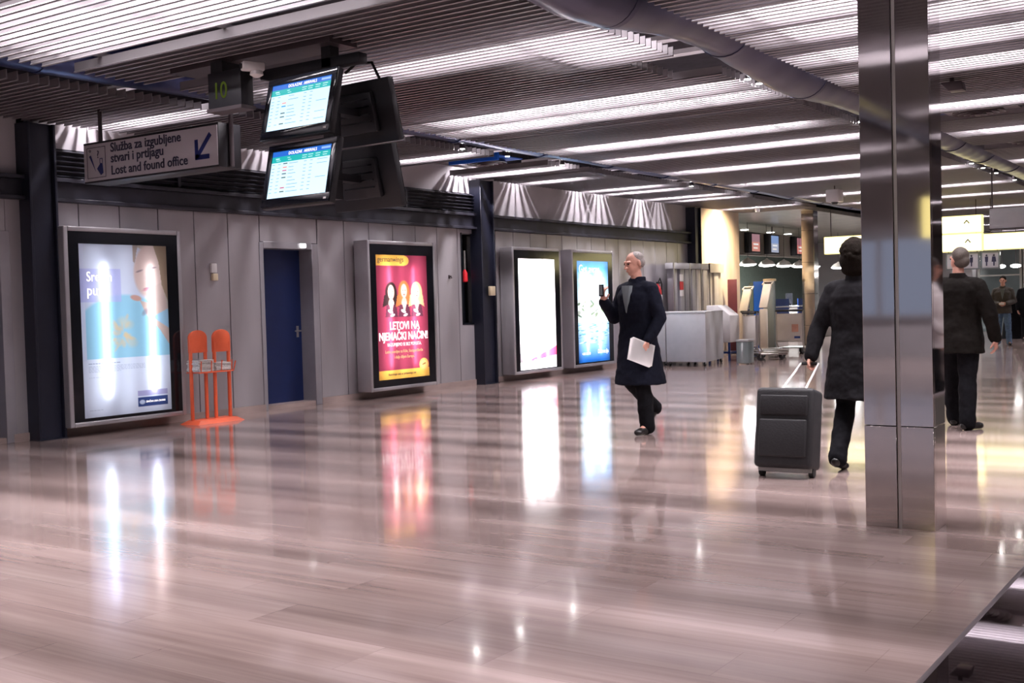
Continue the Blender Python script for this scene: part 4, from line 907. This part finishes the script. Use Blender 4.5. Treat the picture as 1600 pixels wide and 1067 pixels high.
def person(name, loc, rz, sc_, label, J, top, bottom, hair, mats, vox=.008, tw=1.0, skirt=None, hem=.78, headturn=0, headtilt=0, jackthick=1.0, shirt=False, longhair=False):
    """built facing -Y, for a height of 1.80 m. J: joints"""
    t = empty(name, loc, rz, label, 'person'); t.scale = (sc_,)*3
    H = Matrix.Translation((0, -.01, 1.58)) @ Euler((headtilt, 0, headturn)).to_matrix().to_4x4() @ Matrix.Translation((0, .01, -1.58))
    hp = lambda x, y, z: tuple(H @ Vector((x, y, z)))
    B = [('l', [(0, .0, .88, .155, .105), (0, 0, .98, .165, .11), (0, .0, 1.10, .145, .10), (0, .0, 1.25, .17, .115), (0, .0, 1.38, .19, .11), (0, .01, 1.47, .13, .08), (0, .01, 1.50, .07, .06)]),
         ('c', (0, .015, 1.44), .062, (0, -.005, 1.60), .054),
         ('e', hp(0, .01, 1.705), (.074, .094, .096), (headtilt, 0, headturn)), ('e', hp(0, -.022, 1.665), (.060, .074, .088), (headtilt, 0, headturn)), ('e', hp(0, -.058, 1.602), (.030, .028, .026)),
         ('c', hp(0, -.095, 1.700), .009, hp(0, -.113, 1.662), .013), ('e', hp(-.012, -.100, 1.660), (.010, .010, .008)), ('e', hp(.012, -.100, 1.660), (.010, .010, .008)),
         ('e', hp(0, -.090, 1.634), (.024, .012, .006)), ('e', hp(0, -.088, 1.624), (.021, .012, .007)),
         ('c', hp(-.045, -.078, 1.716), .009, hp(-.018, -.092, 1.718), .009), ('c', hp(.045, -.078, 1.716), .009, hp(.018, -.092, 1.718), .009)]
    for s in (-1, 1): B += [('e', hp(s*.078, .012, 1.685), (.010, .020, .032), (headtilt, 0, headturn+s*.3))]
    for s, k in ((1, 'L'), (-1, 'R')):
        sh = Vector((s*.175, .01, 1.43)); el = Vector(J['el'+k]); wr = Vector(J['wr'+k]); hd = J['hd'+k]
        B += [('c', (0, .01, 1.42), .07, sh, .060), ('c', sh, .056, el, .043), ('c', el, .042, wr, .027)]
        B += hand_parts(wr, hd[0], hd[1], hd[2], hd[3])
        hip = Vector((s*.09, 0, .90)); kn = Vector(J['kn'+k]); an = Vector(J['an'+k]); fd = Vector(J['fd'+k]).normalized()
        B += [('c', hip, .085, kn, .055), ('c', kn, .055, an, .038), ('c', an, .036, an+fd*.12+Vector((0, 0, -.045)), .028)]
    blob('body', B, M['skin'], t, min(vox, .0065), 2)
    for s in (-1, 1):
        e = MB(); e.lathe((0, 0, 0), [(.002, -.009), (.008, -.006), (.010, 0), (.008, .006), (.002, .009)], 10); eo = e.build('eye', M['eye'], t, smooth=True); eo.location = hp(s*.031, -.0875, 1.700)
    # hair
    HR = []
    th_ = .016
    if hair[1] == 'bushy':
        HR = [('e', hp(0, .035, 1.735), (.115, .125, .112)), ('e', hp(0, .06, 1.66), (.118, .095, .105)), ('e', hp(0, .065, 1.60), (.10, .075, .07))]
        for i in range(150):
            a = random.uniform(0, 6.28); e_ = random.uniform(-1.2, 1.5); HR.append(('e', hp(.112*math.cos(a)*math.cos(e_), .04+.118*math.sin(a)*math.cos(e_)*(1 if math.sin(a) > 0 else .6), 1.715+.125*math.sin(e_)), (.014, .014, .013)))
    elif hair[1] == 'short': HR = [('e', hp(0, .022, 1.728), (.082, .096, .092)), ('e', hp(0, .04, 1.675), (.078, .072, .07))]
    elif hair[1] == 'thin': HR = [('e', hp(0, .040, 1.690), (.083, .078, .060)), ('e', hp(0, .035, 1.735), (.077, .080, .068))]
    elif hair[1] == 'long': HR = [('e', hp(0, .02, 1.735), (.092, .10, .095)), ('e', hp(0, .06, 1.62), (.09, .06, .14)), ('e', hp(.07, .0, 1.64), (.03, .06, .10)), ('e', hp(-.07, .0, 1.64), (.03, .06, .10))]
    blob('hair', HR, M[hair[0]], t, .008, 3, .01 if hair[1] != 'bushy' else .02)
    # trousers
    T = [('l', [(0, 0, .84, .172, .122), (0, 0, .93, .178, .125), (0, 0, 1.04, .162, .115)])]
    for s, k in ((1, 'L'), (-1, 'R')):
        hip = Vector((s*.088, 0, .90)); kn = Vector(J['kn'+k]); an = Vector(J['an'+k])
        T += [('c', hip, .096*tw, kn, .074*tw, ), ('c', kn, .074*tw, an+Vector((0, 0, -.02)), .066*tw)]
    blob('trousers', T, M[mats[1]], t, vox, 3, .03)
    # jacket or coat
    k_ = jackthick
    K = [('l', [(0, 0, hem, .20*k_, .15*k_), (0, 0, .95, .19*k_, .145*k_), (0, .0, 1.10, .178*k_, .135*k_), (0, 0, 1.25, .197*k_, .145*k_), (0, .005, 1.38, .205*k_, .135*k_), (0, .01, 1.455, .16*k_, .105*k_), (0, .012, 1.50, .085, .075), (0, .012, 1.535, .072, .068)])]
    if skirt: K[0] = ('l', skirt+K[0][1][2:])
    for s, k in ((1, 'L'), (-1, 'R')):
        sh = Vector((s*.175, .01, 1.42)); el = Vector(J['el'+k]); wr = Vector(J['wr'+k]); u = (wr-el).normalized()
        K += [('c', (s*.06, .01, 1.43), .085, sh, .080*k_), ('c', sh, .078*k_, el, .063*k_), ('c', el, .063*k_, wr-u*.01, .050*k_)]
    jk = blob('coat' if skirt else 'jacket', K, M[mats[0]], t, vox, 3, .03)
    cl = [('l', [(0, .014, 1.49, .088, .080), (0, .020, 1.53, .079, .074), (0, .026, 1.558, .072, .070)])]
    blob('collar', cl, M[mats[0]], jk, .007, 2)
    if shirt:
        MB().extr([(-.055, -.155*k_, 1.47), (.055, -.155*k_, 1.47), (.03, -.160*k_, 1.33), (0, -.158*k_, 1.20), (-.03, -.160*k_, 1.33)], (0, .05, 0)).build('shirt_front', M['shirt'], t, bevel=.006)
    # shoes
    for k in 'LR':
        an = Vector(J['an'+k]); fd = Vector(J['fd'+k]).normalized(); up = Vector((0, 0, 1))
        z = an.z-.085; a = Vector((an.x, an.y, an.z))
        base = a-fd*.045+Vector((0, 0, -.045)); tip = a+fd*.165+Vector((0, 0, -.055))+Vector((0, 0, 0))
        blob('shoe', [('c', base, .040, a+fd*.04+Vector((0, 0, -.038)), .044), ('c', a+fd*.04+Vector((0, 0, -.04)), .042, tip, .033), ('e', tip-fd*.02, (.046, .046, .030)), ('c', a+Vector((0, 0, -.04)), .042, a+Vector((0, 0, .01)), .044)], M['shoe'], t, .008, 2)
    return t
def rzf(dx, dy): return math.atan2(dx, -dy)       # rotation so that local -Y looks along (dx, dy)
dn = (0, 0, -1)
# man in the long coat, one foot planted, the other swinging behind
J1 = dict(elL=(.27, .03, 1.15), wrL=(.24, -.12, .93), hdL=((.0, -.6, -.7), (-1, 0, 0), -1, .45),
          elR=(-.26, -.05, 1.16), wrR=(-.20, -.27, 1.33), hdR=((.25, -.35, .9), (.3, .9, .2), 1, .45),
          knL=(.09, -.04, .50), anL=(.08, .03, .09), fdL=(0.05, -1, 0), knR=(-.09, -.02, .52), anR=(-.09, .33, .25), fdR=(0, -.75, -.65))
sk = [(0, .03, .50, .245, .24), (0, .02, .62, .235, .22), (0, .01, .85, .21, .175), (0, 0, 1.0, .19, .148)]
person('person', (-5.40, 10.20, 0), rzf(-.25, -.97), 1.02, 'bald man in long dark coat walking with papers in one hand and phone in other', J1, None, None, ('hairs', 'thin'), ('coat', 'trous'),
       .009, 1.1, sk, .5, -.25, .22, 1.04, True)
m1 = (Vector((-5.40, 10.20, 0)), rzf(-.25, -.97), 1.02)
def wpt(base, p): b, r, s = base; return b+Matrix.Rotation(r, 3, 'Z') @ (Vector(p)*s)
ph = empty('mobile_phone', wpt(m1, (-.165, -.33, 1.43)), m1[1], 'dark mobile phone held up by the man in the long coat', 'phone')
MB().box(-.03, .03, -.008, .008, -.06, .06).build('body', M['black'], ph, bevel=.004)
MB().box(-.026, .026, -.0095, -.008, -.045, .05).build('screen', M['glass'], ph)
pp = empty('paper_sheets', wpt(m1, (.24, -.20, .83)), m1[1]+.1, 'folded white papers held low by the man in the long coat', 'papers')
for i in range(3): MB().obox((0, -.02*i, -.005*i), Vector((.008, 0, .0)), Vector((.0, .17, -.05)), Vector((0.0, .03, .10))).build('sheet', M['white'], pp)

# traveller with the suitcase, seen from behind
J2 = dict(elL=(.27, .05, 1.15), wrL=(.30, .10, .90), hdL=((.0, .05, -1), (-1, 0, 0), -1, .8),
          elR=(-.28, .04, 1.14), wrR=(-.27, -.06, .90), hdR=((0, -.1, -1), (1, 0, 0), 1, .4),
          knL=(.10, .02, .50), anL=(.09, .22, .13), fdL=(0, -1, -.15), knR=(-.10, -.12, .52), anR=(-.10, -.16, .09), fdR=(0, -1, 0))
J2['elR'], J2['elL'] = (-.29, .06, 1.14), (.28, .02, 1.14)
J2['wrL'] = (.27, -.05, .90); J2['wrR'] = (-.33, .14, .90); J2['hdR'] = ((-.05, .15, -1), (.9, .2, 0), 1, .85); J2['hdL'] = ((0, -.1, -1), (-1, 0, 0), -1, .4)
sk2 = [(0, .03, .56, .26, .21), (0, .02, .70, .245, .20), (0, .01, .88, .225, .18), (0, 0, 1.0, .21, .16)]
m2 = (Vector((-2.76, 8.85, 0)), PI, .97)
# facing +Y: person's left is then -X (image left)
J2 = dict(elL=(.30, .05, 1.13), wrL=(.33, .16, .90), hdL=((.03, .12, -1), (-.9, .2, 0), -1, .85),
          elR=(-.28, .02, 1.14), wrR=(-.27, -.06, .90), hdR=((0, -.1, -1), (1, 0, 0), 1, .4),
          knR=(-.10, -.14, .53), anR=(-.10, -.18, .09), fdR=(0, -1, 0), knL=(.09, .04, .50), anL=(.08, .30, .12), fdL=(0, -1, -.25))
person('person', m2[0], m2[1], m2[2], 'traveller with bushy dark hair and charcoal coat seen from behind, pulling a suitcase', J2, None, None, ('hairk', 'bushy'), ('coat2', 'trous'), .009, 1.1, sk2, .5, 0, .05, 1.12)
hw = wpt(m2, (.335, .175, .845))
su = empty('suitcase', (-3.10, 8.17, 0), .06, 'black wheeled suitcase tilted on its wheels, pulled by the traveller', 'suitcase')
ta = .20
bx = MB().box(-.22, .22, -.13, .13, .06, .66); bx.v = [(x, y*math.cos(ta)+z*math.sin(ta), z*math.cos(ta)-y*math.sin(ta)) for x, y, z in bx.v]
bx.build('body', M['case'], su, bevel=.035, seg=4)
def tlt(P_): return [(x, y*math.cos(ta)+z*math.sin(ta), z*math.cos(ta)-y*math.sin(ta)) for x, y, z in P_]
fpk = MB().box(-.18, .18, -.155, -.12, .14, .42); fpk.v = tlt(fpk.v); fpk.build('front_pocket', M['case'], su, bevel=.015, seg=3)
fp2 = MB().box(-.18, .18, -.15, -.12, .45, .60); fp2.v = tlt(fp2.v); fp2.build('front_pocket', M['case'], su, bevel=.012, seg=3)
for x in (-.19, .19): MB().tube([(x-.018, .02, .04), (x+.018, .02, .04)], .04, 16).build('wheel', M['rubber'], su, smooth=True)
hloc = Matrix.Rotation(-.06, 3, 'Z') @ (hw-Vector((-3.10, 8.17, 0)))
hm = MB()
b1_, b2_ = Vector(tlt([(-.09, .05, .64)])[0]), Vector(tlt([(.09, .05, .64)])[0])
hm.tube([b1_, hloc+Vector((-.07, 0, -.0)), hloc+Vector((.07, 0, 0)), b2_], .009, 8).build('pull_handle', M['white'], su, smooth=True)
gp = MB().tube([(-.06, .0, 0), (.06, .0, 0)], .014, 8); gp.v = [tuple(Vector(v)+hloc) for v in gp.v]; gp.build('grip', M['rubber'], su, smooth=True)
cr_ = MB().box(-.20, .20, -.06, .08, .035, .075); cr_.v = tlt(cr_.v); cr_.build('wheel_rail', M['alu'], su)

# man in dark jacket, seen from behind, right of the column
J3 = dict(elL=(.27, .04, 1.14), wrL=(.25, -.10, .92), hdL=((0, -.3, -1), (-1, 0, 0), -1, .4),
          elR=(-.31, .05, 1.15), wrR=(-.34, -.02, .90), hdR=((-.05, -.1, -1), (1, 0, 0), 1, .4),
          knL=(.13, -.16, .52), anL=(.15, -.30, .09), fdL=(.1, -1, 0), knR=(-.08, .02, .50), anR=(-.10, .10, .09), fdR=(-.55, -1, 0))
person('person', (-2.66, 11.75, 0), PI-.08, .985, 'grey-haired man in dark jacket seen from behind, right of the polished column', J3, None, None, ('hairg', 'short'), ('coat3', 'trous'), .009, 1.18, None, .76, .95, .0, 1.2)
# person seen only as a reflection in the side of the polished column
J5 = dict(elL=(.26, .04, 1.14), wrL=(.22, -.14, .98), hdL=((-.3, -1, -.1), (-1, 0, 0), -1, .4), elR=(-.26, .04, 1.14), wrR=(-.25, -.06, .90), hdR=((0, -.2, -1), (1, 0, 0), 1, .4),
          knL=(.09, -.05, .50), anL=(.09, .04, .09), fdL=(0, -1, 0), knR=(-.09, 0, .50), anR=(-.09, .05, .09), fdR=(0, -1, 0))
person('person', (-.15, 12.6, 0), rzf(-1, .1), .95, 'woman with grey-brown hair and pale jacket, mirrored in side of the polished column', J5, None, None, ('hairg', 'long'), ('whitec', 'trous'), .012, 1.0, None, .80, 0, 0, 1.0)
# man in jeans far away, hands together, facing the camera
J4 = dict(elL=(.27, .03, 1.15), wrL=(.10, -.21, 1.09), hdL=((-1, -.3, .05), (0, 1, .3), -1, .45), elR=(-.27, .03, 1.15), wrR=(-.08, -.22, 1.08), hdR=((1, -.3, .05), (0, 1, .3), 1, .45),
          knL=(.12, -.06, .50), anL=(.14, .0, .09), fdL=(.2, -1, 0), knR=(-.11, .04, .51), anR=(-.15, .16, .11), fdR=(-.1, -1, -.1))
m4 = (Vector((-5.73, 29.9, 0)), rzf(.1, -1), .945)
person('person', m4[0], m4[1], m4[2], 'man in dark jacket and blue jeans far away, facing the camera with hands together', J4, None, None, ('hairk', 'short'), ('olivej', 'jeans'), .010, 1.05, None, .84, -.1, 0, 1.08, True)
tk = empty('ticket', wpt(m4, (-.01, -.30, 1.09)), m4[1], 'small white slip of paper in hands of the man wearing jeans', 'ticket')
MB().box(-.06, .06, -.002, .002, -.025, .03).build('slip', M['white'], tk)
# person in black at the right edge beside a draped table
person('person', (-5.70, 32.9, 0), rzf(.2, -1), .93, 'person with reddish face in black at far right edge, beside the black draped table', J5, None, None, ('hairg', 'short'), ('trous', 'trous'), .012, 1.0, None, .70, 0, 0, 1.05)
dt = empty('draped_table', (-6.25, 34.3, 0), 0, 'tall table draped in black cloth with white top behind the man in jeans', 'table')
MB().lathe((0, 0, 0), [(.40, 0), (.36, .1), (.30, .6), (.36, 1.02), (.36, 1.05)], 26).build('drape', M['trous'], dt, smooth=True); MB().lathe((0, 0, 1.05), [(.37, 0), (.38, .015), (.37, .03)], 26).build('top', M['white'], dt)
# warm spot added to make the beige wall glow, not a known fitting
ww = empty('added_warm_spot', (-10.3, 25.6, 3.36), 0, 'small warm ceiling spot washing the beige wall panel', 'ceiling light')
MB().lathe((0, 0, 0), [(.05, 0), (.06, .1), (.03, .13)], 14).build('housing', M['white'], ww, smooth=True)
area_light('added_warm_light', (0, 0, -.01), .3, .3, 75, (1, .78, .45), (0, math.radians(48), 0), ww, math.radians(110))
